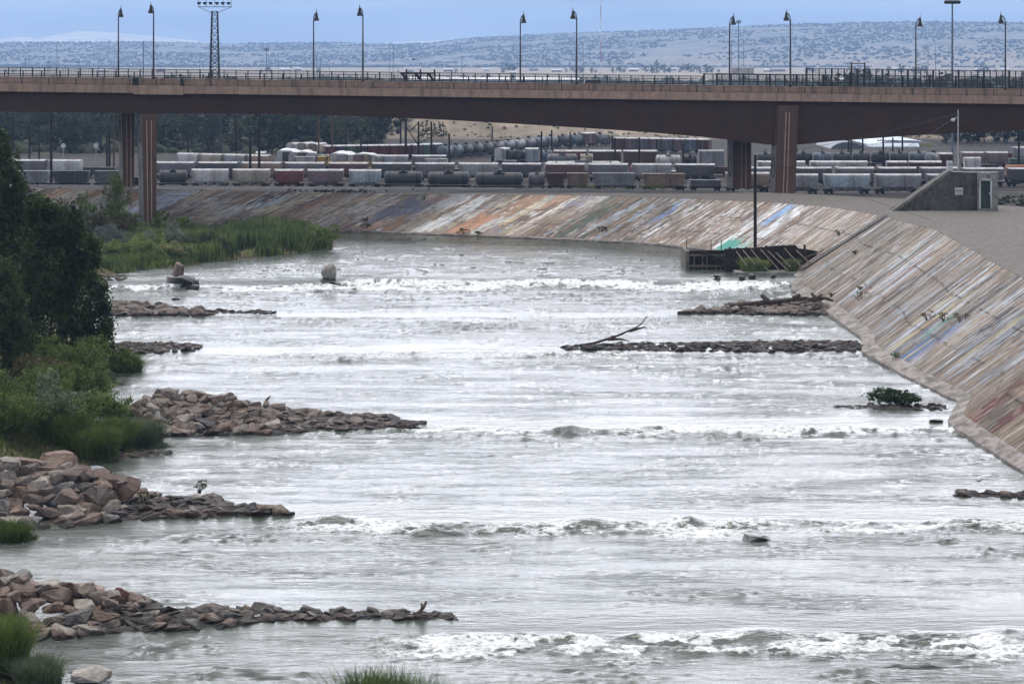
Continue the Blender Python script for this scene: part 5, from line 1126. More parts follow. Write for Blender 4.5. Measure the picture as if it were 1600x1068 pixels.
for i, (px, t, b_) in enumerate(PL):
    zn = 0 if px < 200 else 1 if px < 440 else 2 if px < 740 else 3 if px < 1120 else 4; cntp[zn] = cntp.get(zn, 0) + 1
    pole(px, t, b_, "dark yard utility pole, %s from left of those %s" % (ORD[cntp[zn] - 1], near_[zn]), r=.36 if (b_ - t) > 60 else .32, arm=1.6 if px in (46, 294, 1380, 1395) else 0)
pole(634, 186, 253, "thick dark pole of the braced pole pair beneath the bridge", r=.42)
pole(178, 176, 263, "brown weathered pole just left of the far bridge pier", m=M_pole2, r=.3); pole(498, 178, 262, "light brown pole, left one of the two brown poles", m=M_pole2, r=.27); pole(519, 178, 262, "light brown pole, right one of the two brown poles", m=M_pole2, r=.27)
b = MB(); D = DZ(254, 0)
for a, c in (((634, 198), (654, 228)), ((654, 225), (672, 215)), ((634, 230), (654, 252)), ((654, 192), (640, 205))): b.bar((P(a[0], D), D + .5, Z(a[1], D)), (P(c[0], D), D + .5, Z(c[1], D)), .16, n=5)
tag(b.build("cross_brace", M_pole), "dark diagonal braces strung between the poles beneath the bridge", "bracing")
pole(1180, 242, 388, "tall leaning dark utility pole beside the timber weir", r=.27, z0=-.5, D=350.)
pole(1497, 172, 268, "slim white steel pole with a small lamp rising behind the bunker", r=.13, m=cm('white', PAINT['white']), z0=10., D=362, cat="lamp pole", name="lamp_pole")
# light tower
def lattice(b, x, y, z0, z1, w0, w1, r, nb, legs=4):
    P4 = [(-1, -1), (1, -1), (1, 1), (-1, 1)]
    for k in range(nb):
        a, c = k / nb, (k + 1) / nb; wa, wc = w0 + (w1 - w0) * a, w0 + (w1 - w0) * c; za, zc = z0 + (z1 - z0) * a, z0 + (z1 - z0) * c
        for i in range(4):
            p, q = P4[i], P4[(i + 1) % 4]
            b.bar((x + p[0] * wa, y + p[1] * wa, za), (x + p[0] * wc, y + p[1] * wc, zc), r, n=4)
            b.bar((x + p[0] * wa, y + p[1] * wa, za), (x + q[0] * wc, y + q[1] * wc, zc), r * .55, n=3); b.bar((x + p[0] * wc, y + p[1] * wc, zc), (x + q[0] * wc, y + q[1] * wc, zc), r * .55, n=3)
D = DZ(256, 0); s = D / F; root = empty("floodlight_tower", (P(335.5, D), D, 0), label="tall steel lattice floodlight tower rising behind the bridge at left", cat="floodlight tower")
b = MB(); lattice(b, 0, 0, 0, Z(18, D), 2.0, .8, .2, 22); b.build("lattice_mast", mat("dark steel", (.03, .035, .04), .6, .2, 1), root)
b = MB(); z1, z2, z3 = Z(18, D), Z(11, D), Z(-2, D)
for z in (z2, z3): b.bar((-26 * s, 0, z), (26 * s, 0, z), .12, n=4); b.bar((-26 * s, 1.2, z), (26 * s, 1.2, z), .10, n=4)
for x in (-26, -13, 0, 13, 26): b.bar((x * s, 0, z2), (x * s, 0, z3), .08, n=4)
for x in (-26, 26): b.bar((x * s, 0, z2), (math.copysign(4, x) * s, 0, z1 - .5), .10, n=4)
b.build("light_frame", M_blk, root)
for z in (z2 + .6, z3 - .4, z3 + 1):
    for x in (-24, -15, -6, 4, 13, 22): 
        b = MB(); b.lathe([(.2, 0), (.55, .35), (.6, .8)], (x * s, -.6, z), n=10); b.build("floodlight", M_blk, root, smooth=True)
D = DZ(266, 0); s = D / F; root = empty("floodlight_pole", (P(1488, D), D, 0), label="tall grey steel pole with clustered floodlights behind the bridge at right", cat="floodlight pole")
MB().bar((0, 0, 0), (0, 0, Z(1, D)), .42, .22, 10).build("pole", mat("blue grey steel", (.16, .20, .24), .6, .15, 1), root)
for x, y in ((-9, 0), (-4, -2), (4, -2), (9, 0), (0, 2)): b = MB(); b.lathe([(.25, .5), (.75, .2), (.8, -.2), (.5, -.6)], (x * s, y * s, Z(3, D)), n=10); b.bar((0, 0, Z(2, D)), (x * s, y * s, Z(2, D)), .08, n=4); b.build("floodlight", M_blk, root, smooth=True)
# far pylons and masts against the mesa
M_fm = mat("far mast steel", (.10, .13, .17), .7, .1, 1)
def far_pole(px, t, b_, D, lab, r=.5, kind='pole'):
    z0 = 0; h = Z(t, D) - z0; root = empty({'pole': "distant_pole", 'pylon': "pylon", 'cell': "phone_mast", 'mast': "radio_mast"}[kind], (P(px, D), D, z0), label=lab, cat={'pole': "pole", 'pylon': "pylon", 'cell': "phone mast", 'mast': "radio mast"}[kind])
    s = D / F
    if kind == 'pylon':
        b = MB(); lattice(b, 0, 0, 0, h, 3.2 * s * 1.2, .5 * s, .10 * s, 8); b.build("lattice", M_fm, root)
        for q in (.62, .76, .9): MB().bar((-6 * s * (1.3 - q * .5), 0, h * q), (6 * s * (1.3 - q * .5), 0, h * q), .22 * s, n=4).build("crossarm", M_fm, root)
    else:
        MB().bar((0, 0, 0), (0, 0, h), r * s, r * s * .7, 6).build("pole", M_fm, root)
        if kind == 'cell':
            for q in (-3.2, -1, 1.2, 3.2): MB().box(q * s - .6 * s, q * s + .4 * s, -1, 1, h - 5 * s, h).build("antenna_panel", M_fm, root)
            MB().bar((-4 * s, 0, h - 3 * s), (4 * s, 0, h - 3 * s), .3 * s, n=4).build("crossarm", M_fm, root)
    return root
far_pole(89, 70, 112, 1900, "tall distant pylon with stepped arms, left of all street lamps", kind='pylon')
for px, t, lab in [(76, 92, "small distant pylon just left of the tall stepped one"), (100.5, 91, "small distant pylon just right of the tall stepped one"), (123, 92, "small distant double pylon between the tall pylon and first lamps")]: far_pole(px, t, 112, 2400, lab, kind='pylon')
for px, t, r_, lab in [(40, 88, .45, "thin distant pole near the left edge above the bridge"), (154, 90, .5, "thin distant pole between the double pylon and the first lamps"), (178, 88, .4, "thin distant pole just left of the first far street lamp"), (224, 64, 1.1, "thick distant mast between the first two street lamps"), (312, 88, .4, "thin distant pole left of the floodlight tower"), (435, 85, .4, "thin distant pole right of the left phone mast"), (454, 96, .4, "short distant pole left of the second far lamp"), (495, 84, .5, "thin distant pole touching the second far street lamp"), (501, 90, .4, "short distant pole right of the second far street lamp"), (515, 96, .4, "shortest distant pole between second far and near lamps"),
                       (609, 70, .5, "left one of the twin tall thin distant poles"), (614.5, 69, .5, "right one of the twin tall thin distant poles"), (722, 91, .6, "single distant pole in the wide gap right of the twin poles"), (899, 79, .5, "distant pole just left of the middle near street lamp"), (911, 67, .5, "tall distant pole just right of the middle near street lamp"), (1143, 70, .5, "distant pole just right of the fourth far street lamp"), (1162, 63, .5, "distant pole right of the right phone mast"), (1450, 80, .6, "left one of two distant poles by the rightmost far lamp"), (1462, 73, .6, "right one of two distant poles by the rightmost far lamp")]:
    far_pole(px, t, 115, 2300 + px * .4, lab, r_)
far_pole(416.5, 75, 114, 2100, "left distant phone mast with antenna cluster", .6, 'cell'); far_pole(1154, 32, 112, 2100, "tall distant phone mast with antenna cluster near the fourth lamps", .8, 'cell')
D = 3300; s = D / F; root = empty("radio_mast", (P(938.5, D), D, 0), label="very tall thin red and white banded radio mast on the plain", cat="radio mast"); z0 = 0
for k, (a, c) in enumerate([(Y0 + HC * F / 3300, 96), (96, 66), (66, 45), (45, 28), (28, 10), (10, -12)]): MB().bar((0, 0, Z(a, D) - z0), (0, 0, Z(c, D) - z0), .45 * s, n=6).build("mast_band", mat("mast red", (.40, .08, .06), .7) if k in (1, 4) else mat("mast white", (.7, .7, .7), .7) , root)
# ---------------------------------------------------------------- wires
def wire(pts, r, lab, sag=0):
    b = MB(); out = []
    for a, c in zip(pts[:-1], pts[1:]):
        a = Vector(a); c = Vector(c)
        for t in np.linspace(0, 1, 13)[:-1]: out.append(a.lerp(c, t) - Vector((0, 0, sag * 4 * t * (1 - t))))
    out.append(Vector(pts[-1])); b.path(out, r, 4); return tag(b.build("overhead_wire", M_blk), lab, "wire")
p3 = lambda px, py, D: (P(px, D), D, Z(py, D))
wire([p3(-40, 282, 365), p3(1180, 252, 350.), p3(1497, 180, 362)], .035, "long black cable sagging across the levee to the pole by the weir", 4.0)
wire([p3(1180, 244, 350.), p3(1497, 177, 362)], .03, "upper black wire from the weir pole to the white pole", .6)
wire([p3(1180, 246, 350.), p3(1460, 345, 330)], .025, "slack thin guy wire running down from the weir pole to the gravel", .3)
for i, (a, c, d) in enumerate([((80, 182), (420, 205), .6), ((80, 200), (420, 228), .8), ((0, 218), (326, 226), .7), ((1326, 232), (1497, 182), .4)]):
    wire([p3(a[0], a[1], 640), p3(c[0], c[1], 640)], .035, ["upper yard wire across the left wood", "middle yard wire across the left wood", "lowest yard wire across the left wood", "yard wire slanting up toward the white pole"][i], 1.2)
# ---------------------------------------------------------------- buildings in and beyond the yard
def gable(name, px0, px1, base, eave, ridge, D, depth, wall, roof, lab, side=False, z0=None):
    z0 = Z(base, D) if z0 is None else z0; x0, x1 = P(px0, D), P(px1, D); cx = (x0 + x1) / 2; root = empty(name, (cx, D, z0), label=lab, cat="building"); h = Z(eave, D) - z0; hr = Z(ridge, D) - z0; w_ = (x1 - x0) / 2
    b = MB(); b.box(-w_, w_, 0, depth, 0, h)
    if side: b.prism([(-w_, h), (w_, h), (0, hr)], 0, depth)
    b.build("walls", wall, root)
    b = MB()
    if side:
        for s in (-1, 1): b.hexa([(s * (w_ + .4), -.5, h - .15), (0, -.5, hr + .05), (0, depth + .5, hr + .05), (s * (w_ + .4), depth + .5, h - .15), (s * (w_ + .4), -.5, h + .1), (0, -.5, hr + .3), (0, depth + .5, hr + .3), (s * (w_ + .4), depth + .5, h + .1)])
    else:
        b.extr([(-.5, h), (depth + .5, h), (depth / 2, hr)], -w_ - .4, w_ + .4)
    b.build("roof", roof, root)
    n = max(1, int(w_ * 2 / 9))
    for i in range(n): x = -w_ + (i + .5) * 2 * w_ / n; MB().box(x - .6, x + .6, -.04, -.003, h * .45, h * .75).build("window", M_blk, root)
    return root
wh = mat("white metal roof", (.66, .67, .68), .5, .08, .2); gy = mat("grey metal siding", (.27, .29, .31), .6, .08, .3); tn = mat("tan siding", (.42, .36, .29), .8, .1, .3); rb = mat("red brown brick", (.28, .12, .09), .85, .1, .5)
gable("warehouse", 350, 398, 240, 216, 200, 900, 50, gy, wh, "grey gabled shed with bright white roof behind the left wood", True)
gable("warehouse", 256, 350, 236, 209, 199, 980, 14, gy, wh, "long low white-roofed shed partly hidden by trees at left")
gable("house", 40, 78, 228, 218, 207, 1000, 12, tn, wh, "small pale-roofed house among the trees near the left edge")
gable("shed", 32, 45, 264, 252, 247, 760, 8, wh, wh, "small white shed behind the leftmost hopper wagons")
gable("house", 535, 556, 226, 213, 200, 1050, 12, tn, wh, "pale house glimpsed between trees left of the sandy bluff")
gable("house", 641, 650, 216, 204, 196, 1040, 8, wh, gy, "tiny white gabled house at the foot of the bluff", True)
gable("shed", 400, 412, 256, 244, 237, 760, 8, rb, wh, "small rusty shed behind the pole at the right of the left wood")
def arch_hall(px0, px1, base, top, D, depth, m, mf, lab, across=True, door=None):
    z0 = Z(base, D); x0, x1 = P(px0, D), P(px1, D); cx = (x0 + x1) / 2; w_ = (x1 - x0) / 2; h = Z(top, D) - z0; root = empty("arched_hall", (cx, D, z0), label=lab, cat="building")
    pr = [(w_ * math.cos(t), h * math.sin(t) ** .8 if math.sin(t) > 0 else 0) for t in np.linspace(math.pi, 0, 25)]
    MB().prism(pr, 0.3, depth).build("arched_roof", m, root, smooth=True)
    MB().prism([(p[0] * .97, p[1] * .97) for p in pr], -.05, .3).build("end_wall", mf, root)
    if door: MB().box(P(door[0], D) - cx, P(door[1], D) - cx, -.2, -.06, 0, h * .8).build("door", mat("ochre doors", (.45, .34, .10), .7, .2, 1), root)
    return root
arch_hall(1296, 1352, 241, 222, 800, 40, mat("grey arch roof", (.20, .22, .25), .6, .1, .3), mat("dark arch end", (.13, .14, .16), .7, .1, .3), "dark grey arched hall beyond the row of rounded wagons")
arch_hall(1352, 1476, 242, 219, 830, 60, mat("pale blue arch roof", (.42, .48, .55), .5, .1, .3), mat("pale arch end", (.35, .41, .48), .6, .1, .3), "wide pale blue arched hall with yellow doors at right", door=(1438, 1459))
b = MB(); D = 812; x0, x1 = P(1356, D), P(1437, D); root = empty("low_hall", ((x0 + x1) / 2, D, Z(246, D)), label="long low white hall with rounded roof in front of the pale arched hall", cat="building"); w_ = (x1 - x0) / 2
MB().box(-w_, w_, 0, 8, 0, 2.2).build("walls", wh, root); MB().extr([(-.2, 2.2), (8.2, 2.2), (7.6, 3.8), (5.5, 4.8), (2.5, 4.8), (.4, 3.8)], -w_, w_).build("roof", mat("pale roof", (.5, .55, .6), .5, .1, .3), root, smooth=True)
for i in range(14): MB().box(-w_ + 1 + i * (2 * w_ - 2) / 13 - .25, -w_ + 1 + i * (2 * w_ - 2) / 13 + .25, -.08, -.005, .2, 2.).build("bay_opening", M_under, root)
gable("warehouse", 1500, 1570, 246, 236, 232, 850, 12, rb, mat("brown roof", (.16, .09, .08), .8, .1, .3), "low red brick shed beyond the tangle of wagons at right")
gable("warehouse", 640, 905, 133, 124.5, 121, 1700, 40, mat("pale blue siding", (.40, .50, .56), .6, .15, .05), wh, "long pale blue warehouse behind the bridge fence, mid picture")
gable("warehouse", 797, 806, 130, 112, 111, 1690, 8, wh, wh, "narrow white tower block on the pale blue warehouse")
gable("warehouse", 1143, 1178, 116, 105.5, 104.5, 2600, 20, tn, gy, "flat tan building just right of the fourth far street lamp")
gable("warehouse", 1285, 1330, 131, 125, 122, 1500, 20, gy, wh, "low white-roofed shed glimpsed through the tall bridge fence")
for i, (px, w_) in enumerate([(160, 14), (250, 12), (445, 16), (465, 10), (640, 12), (700, 14), (760, 10), (834, 14), (870, 16), (990, 14), (1040, 12), (1052, 10), (1200, 12), (1218, 18), (1270, 14), (1400, 12), (1500, 16), (1530, 12), (1570, 14)]):
    D = 5000 + 160 * (i % 4); y = Y0 + HC * F / D - 1.5; gable("house", px - w_ / 2, px + w_ / 2, y + 1.5, y - 1.8, y - 3.5, D, 14, (tn, rb, wh, gy)[i % 4], (wh, gy, wh)[i % 3], "distant low house on the plain, %s along from the left edge" % ORD[i] if i < 16 else "distant low house on the plain at far right, %s of three" % ORD[i - 16], z0=Z(y + 1.5, D))
# round signals, cabinets
for px, t, b_, lab in [(99, 224, 262, "round white railway signal disc on a mast with white cabinet"), (150, 224, 258, "round white railway signal disc on a bare mast")]:
    D = DZ(b_, 0); s = D / F; root = empty("railway_signal", (P(px, D), D, 0), label=lab, cat="railway signal"); h = Z(t, D)
    MB().bar((0, 0, 0), (0, 0, h), .13, n=6).build("mast", M_galv, root); b = MB(); b.v = []; 
    n = 20; b.add([(.68 * math.cos(2 * math.pi * i / n), y, h - .68 + .68 * math.sin(2 * math.pi * i / n)) for y in (-.25, -.15) for i in range(n)], [tuple(reversed(range(n))), tuple(range(n, 2 * n))] + [(i, (i + 1) % n, n + (i + 1) % n, n + i) for i in range(n)]); b.build("disc", wh, root)
    if px == 99: MB().box(-.6, .6, -.4, .4, 0, 2.1).build("cabinet", wh, root, bevel=.04)
# white stake frames in front of the wagons
for px0, px1, lab in [(1016, 1044, "white bar frame standing by the tan hopper wagon"), (1075, 1104, "white bar frame nearest the far bridge pier")]:
    D = 560.; z1 = Z(284, D); z0 = Z(294, D); b = MB(); x0, x1 = P(px0, D), P(px1, D)
    for z in (z0, z1): b.bar((x0, D, z), (x1, D, z), .09, n=4)
    for t in np.linspace(0, 1, 8): b.bar((x0 + (x1 - x0) * t, D, z0 - .6), (x0 + (x1 - x0) * t, D, z1), .09, n=4)
    tag(b.build("rail_frame", wh), lab, "frame")
# ---------------------------------------------------------------- trees of the wood and the plain
protos = []
for k in range(5):
    root = empty("broadleaf_tree"); g = random.Random(k + 50)
    lobes = [(g.uniform(-3, 3), g.uniform(-2, 2), 1.6 + 6.2 * ((q + .5) / 11), g.uniform(1.6, 2.8), 2.2, g.uniform(1.4, 2.4), 1) for q in range(11)]
    V, f = leaves(lobes, 3400, .55, 500 + k, .2, .3); npmesh("crown", V, f, M_lf_far if k < 3 else M_lf_olive, root); limbs(7.5, .25, k, [l_[:3] for l_ in lobes[:5]], parent=root); protos.append(root)
used = set()
def plant_(i, x, y, z, sc, lab, grp):
    k = i % 5; o = protos[k] if k not in used else copy_tree(protos[k]); used.add(k); o.location = (x, y, z); g = random.Random(i * 7 + 1); o.scale = (sc * g.uniform(.9, 1.25), sc, sc * g.uniform(.85, 1.1)); o.rotation_euler = (0, 0, g.uniform(0, 6.3)); return tag(o, lab, "tree", grp)
g = random.Random(77); i = 0
for row, D in enumerate((775, 840, 915, 1000, 1100, 1220, 1400)):
    px = -40 + row * 5
    while px < (600 if D < 900 else 640 if D < 1000 else 560):
        if not (340 < px < 402 and D < 960 and g.random() < .8) and g.random() < .86:
            y = D + g.uniform(-15, 15); x = P(px, y); plant_(i, x, y, float(ground_z(np.array([x]), np.array([float(y)]))[0]) - .3, g.uniform(1.0, 1.7), "dark green tree in the dense wood behind the left of the rail yard", "trees of the wood behind the rail yard"); i += 1
        px += g.uniform(15, 28) * 900 / D
for row, D in enumerate((860, 940, 1050)):
    px = 1235 if D > 870 else 1478
    while px < 1640:
        y = D + g.uniform(-10, 10); x = P(px, y); plant_(i, x, y, float(ground_z(np.array([x]), np.array([float(y)]))[0]) - .3, g.uniform(1.1, 1.7) , "dark tree beyond the arched halls and wagons at right", "trees beyond the halls at right"); i += 1; px += g.uniform(14, 24)
for k, px in enumerate((660, 667, 679, 686, 693)):
    D = 905; x = P(px, D); lobes = [(0, 0, h_, r_, r_, 1.0, 1) for h_, r_ in ((1.2, 1.5), (2.4, 1.3), (3.6, 1.0), (4.8, .7), (5.7, .35))]
    tree("conifer_tree", (x, D, 0), lobes, 1500, .35, M_lf_dark, 700 + k, "small pointed evergreen at the foot of the sandy bluff, %s from left" % ORD[k], group="pointed evergreens below the bluff", r=.12)
for k, (px, h_) in enumerate([(10, 9), (22, 11), (408, 10), (420, 14), (480, 8), (497, 12), (622, 8), (705, 9), (712, 10), (786, 13), (797, 18), (803, 15), (885, 10), (895, 13), (907, 15), (925, 12), (930, 10), (958, 12), (968, 14), (975, 10), (1008, 15), (1016, 14), (1026, 22), (1036, 16), (1046, 13), (1064, 15), (1072, 18), (1080, 17), (1093, 14), (1104, 20), (1111, 15), (1122, 10), (1205, 10), (1262, 14), (1270, 12), (1335, 13), (1356, 15), (1372, 12), (1388, 14), (1407, 19), (1412, 16), (1425, 14), (1438, 19), (1445, 14), (1530, 11), (1538, 16), (1545, 12), (1555, 10)]):
    D = 4600 + 60 * (k % 7); x = P(px, D); sc = max(.5, (h_ - 3.2) * .15)
    plant_(i, x, D, -.4, sc, "distant bluish tree on the plain beyond the bridge", "distant trees on the plain"); i += 1
# the far wood that reads as one dark band behind the fence, and the mesa scrub
def blobs(name, pts, lab, m, seed, jag=.5, cat="wood"):
    g = np.random.default_rng(seed); Vs, Fs = [], []
    base = np.array([(1, 0, 0), (-1, 0, 0), (0, 1, 0), (0, -1, 0), (0, 0, 1.), (.6, .6, .6), (-.6, .6, .6), (-.6, -.6, .6), (.6, -.6, .6)])
    tri = np.array([(0, 5, 8), (1, 7, 6), (2, 6, 5), (3, 8, 7), (4, 6, 7), (4, 7, 8), (4, 8, 5), (4, 5, 6), (0, 2, 5), (2, 1, 6), (1, 3, 7), (3, 0, 8)])
    n = len(pts); V = base[None] * (1 + g.uniform(-jag, jag, (n, 9, 1)) * .6) * pts[:, None, 3:6] + pts[:, None, :3]
    F_ = tri[None] + (np.arange(n) * 9)[:, None, None]
    return tag(npmesh(name, V.reshape(-1, 3), F_.reshape(-1, 3), m), lab, cat, kind='stuff')
g2 = np.random.default_rng(5); n = 5200
y = g2.uniform(1500, 2900, n); x = (g2.uniform(-150, 1750, n) - 800) * y / F; z = ground_z(x, y); h = g2.uniform(2.5, 6, n) * (1 + .6 * (vn(x / 90, y / 300, 3) > .15)); w_ = h * g2.uniform(.6, 1.2, n)
kk = vn(x / 120, y / 200, 8) > -.35
blobs("far_wood", np.stack([x, y, z, w_, w_, h], 1)[kk], "dark band of trees and brush on the plain behind the bridge", mat("far brush", (.055, .075, .05), .95, .3, .05, col2=(.035, .045, .03)), 1)
n = 16000; y = g2.uniform(7200, 12200, n); x = (g2.uniform(-60, 1660, n) - 800) * y / F; z = ground_z(x, y); h = g2.uniform(3.0, 7.6, n); w_ = h * g2.uniform(.8, 1.5, n)
kk = fbm(x / 430, y / 700, 4, 8) > -.12
blobs("juniper_scrub", np.stack([x, y, z, w_, w_, h], 1)[kk], "dark juniper scrub dotting the hazy mesa", mat("juniper", (.03, .042, .04), .95, .2, .02), 2, cat="scrub")
n = 2600; y = g2.uniform(762, 1500, n); x = (g2.uniform(-120, 600, n) - 800) * y / F; z = ground_z(x, y); h = g2.uniform(1.2, 3.4, n); w_ = h * g2.uniform(.8, 1.4, n)
kk = x < -50 - .03 * (y - 900)
blobs("understorey", np.stack([x, y, z, w_, w_, h], 1)[kk], "dark brush filling the foot of the wood behind the yard", mat("dark understorey", (.045, .055, .03), .95, .35, .4, col2=(.02, .026, .016)), 9, cat="brush")
n = 2600; y = g2.uniform(905, 1080, n); x = g2.uniform(-60, 190, n); z = ground_z(x, y); h = g2.uniform(.3, .9, n); w_ = h * g2.uniform(.8, 1.3, n)
blobs("sagebrush", np.stack([x, y, z, w_, w_, h], 1), "low sagebrush dotting the sandy bluff behind the tank train", mat("sage", (.13, .12, .08), .95, .3, .5), 3, cat="brush")
# weeds between levee crest and wagons
for k, (px, w_) in enumerate([(354, 4), (700, 5), (730, 4), (755, 4), (915, 6), (955, 5), (985, 4), (1010, 4), (1028, 4)]):
    D = 520; x = P(px, D); bushtree("weed_bush", (x, D, -.2), w_ * .9, 5.2 if k == 0 else 3.6, 700, .3, M_lf_mid if k > 3 else M_lf_olive, 800 + k, "green weed bush between the levee crest and front wagons, %s from left" % ORD[k], cat="bush")
for k, (px, w_, h_) in enumerate([(1568, 5, 4.8), (1590, 6, 4.0), (1612, 6, 4.2)]):
    D = 392; bushtree("weed_bush", (P(px, D), D, 4.5), w_, h_, 2200, .25, M_lf_olive, 820 + k, "olive roadside bush behind the gravel at the right edge, %s from left" % ORD[k], cat="bush")
# ================================================================ BUNKER, STAIRS, WEIR, VEHICLES, BIRDS
M_bunk = mat("stained dark concrete", (.115, .105, .092), .9, .3, .35, .02, 4, col2=(.06, .055, .05), dirt=((.035, .033, .03), (.8, .8, .15), .6)); M_bunk2 = mat("flaking grey concrete", (.30, .29, .27), .9, .35, .9, .02, 5, col2=(.15, .14, .13))
D = 352.; s = D / F; zb = 8.15
def q(px, py, D_=D): return (P(px, D_), Z(py, D_))
root = empty("floodgate_bunker", (P(1480, D), D, zb), label="dark stained concrete wedge-shaped floodgate bunker with a door on the gravel", cat="bunker"); O = Vector(root.location)
def L2(pts): return [(a - O.x, c - O.z) for a, c in pts]
b = MB(); b.prism(L2([q(1380, 342), q(1484, 268.5), q(1526, 270), q(1526, 333), q(1440, 336)]), 0, 4.5); b.build("wing_wall", M_bunk, root, bevel=.03)
b = MB(); b.prism(L2([q(1378, 340), q(1482, 266.5), q(1486, 267), q(1486, 269), q(1383, 342)]), -.18, .55); b.build("coping", mat("lighter coping", (.22, .21, .18), .9, .3, .8, .02, 5), root)
b = MB(); b.prism(L2([q(1526.5, 268.5), q(1557, 275), q(1557, 333), q(1526.5, 333)]), -.9, 4.3); b.build("gate_house", M_bunk2, root, bevel=.03)
b = MB(); b.prism(L2([q(1431, 312), q(1436, 311), q(1443, 337), q(1427, 337)]), -.35, -.01); b.build("buttress", M_bunk, root, bevel=.03)
b = MB()
for a in ((1528, 1530.5, 279.5, 325), (1545.5, 1548, 279.5, 325), (1528, 1548, 279, 281.5)): b.box(P(a[0], D) - O.x, P(a[1], D) - O.x, -1.0, -.905, Z(a[3], D) - O.z, Z(a[2], D) - O.z)
fr = b.build("door_frame", wh, root); b = MB(); b.box(P(1530.6, D) - O.x, P(1545.4, D) - O.x, -.96, -.905, Z(325, D) - O.z, Z(281.6, D) - O.z); dr = b.build("door", mat("dark green door", (.035, .05, .042), .7, .2, 1), root)
b = MB(); b.box(P(1543.6, D) - O.x, P(1544.8, D) - O.x, -1.02, -.965, Z(304, D) - O.z, Z(300, D) - O.z); b.build("handle", wh, dr)
b = MB(); b.box(P(1492, D) - O.x, P(1504.3, D) - O.x, -.06, -.01, Z(304.6, D) - O.z, Z(293, D) - O.z); sg = b.build("warning_sign", mat("sign white", (.75, .74, .72), .6, .05, 1), root)
def text(body, px, py, size, m, parent, Dd, y, rx=90, name="lettering"):
    cu = bpy.data.curves.new(name, 'FONT'); cu.body = body; cu.size = size; cu.align_x = 'CENTER'; cu.align_y = 'CENTER'; cu.extrude = .004; cu.offset = .006
    o = bpy.data.objects.new(name, cu); COL.objects.link(o); o.location = (P(px, Dd), y, Z(py, Dd)); o.rotation_euler = (R(90), 0, 0)
    bpy.context.view_layer.update(); me = bpy.data.meshes.new_from_object(o); bpy.data.objects.remove(o); ob = bpy.data.objects.new(name, me); me.materials.clear(); me.materials.append(m); COL.objects.link(ob)
    ob.rotation_euler = (R(90), 0, 0); ob.parent = parent; ob.location = (P(px, Dd) - O.x, y, Z(py, Dd) - O.z); return ob
mk = mat("sign black", (.02, .02, .02), .6); mr_ = mat("sign red", (.35, .03, .03), .6)
text("TOW", 1498.2, 295, .26, mr_, sg, D, -.068); b = MB(); b.box(P(1493.2, D) - O.x, P(1503.2, D) - O.x, -.068, -.062, Z(298.6, D) - O.z, Z(297, D) - O.z); b.build("bar", mk, sg)
text("AWAY", 1498.2, 300.4, .24, mk, sg, D, -.068); text("ZONE", 1498.2, 303.2, .18, mr_, sg, D, -.068)
o = MB().box(-.42, .42, -.3, .3, 0, Z(252.5, D) - Z(269, D)).build("electrical_cabinet", wh, bevel=.04); o.location = (P(1485.7, D), D + 1.0, Z(268.6, D)); tag(o, "white electrical cabinet standing on the bunker's highest corner", "cabinet")
MB().box(-.3, .3, -.32, -.305, .9, 1.3).build("vent", M_galv, o)
o = MB().box(-1.4, 1.4, -1, 1, 0, .75).build("hatch_box", M_bunk2, bevel=.03); o.location = (P(1549, D), D + 2.0, Z(274.5, D) - .3); tag(o, "pale flaking concrete box on top of the bunker's gate house", "hatch")
b = MB(); x, z = q(1489, 190, 362); b.lathe([(.1, 0), (.3, .1), (.34, .35), (.1, .5)], (x, 362, z), n=10); b.bar((x, 362, z + .4), (P(1497, 362), 362, Z(183, 362)), .05, n=5); tag(b.build("area_lamp", wh, smooth=True), "small pale lamp hanging from the slim white pole", "lamp")
# stairs down the levee
a0 = levee_pt(tl[8] + .3, 0.0); a1 = levee_pt(tl[8] + .3, 1.02); root = empty("levee_stairs", a0, label="narrow ladder-like stairs running down the painted levee to the weir", cat="stairs"); d = a1 - a0; side = Vector((0, 0, 1)).cross(d).normalized()
for k in (-1, 1):
    MB().bar(side * k * .75 + Vector((0, 0, .35)), d + side * k * .75 + Vector((0, 0, .35)), .12, n=5).build("stringer", mat("pale steel", (.45, .43, .40), .7, .2, 1), root)
n = 34
st = None
for i in range(n):
    p = d * ((i + .5) / n) + Vector((0, 0, .36))
    if st is None: b = MB(); b.hexa([tuple(side * a + Vector((-.16, 0, 0)) * c + Vector((0, 0, e))) for e in (-.05, .05) for a, c in ((-.7, -1), (.7, -1), (.7, 1), (-.7, 1))]); st = b.build("step", M_blk if False else mat("dark tread", (.05, .045, .04), .9), root); o = st
    else: o = st.copy(); COL.objects.link(o); o.parent = root
    o.location = p
for (u, v, h, lab) in [(tl[8] - .8, .93, 1.5, "upper"), (tl[8] - .8, .30, 1.3, "lower")]:
    p = levee_pt(u, v); o = MB().bar((0, 0, -.2), (0, 0, h), .05, n=5).build("stake", M_galv); o.location = p; tag(o, "thin grey stake beside the %s part of the levee stairs" % lab, "stake")
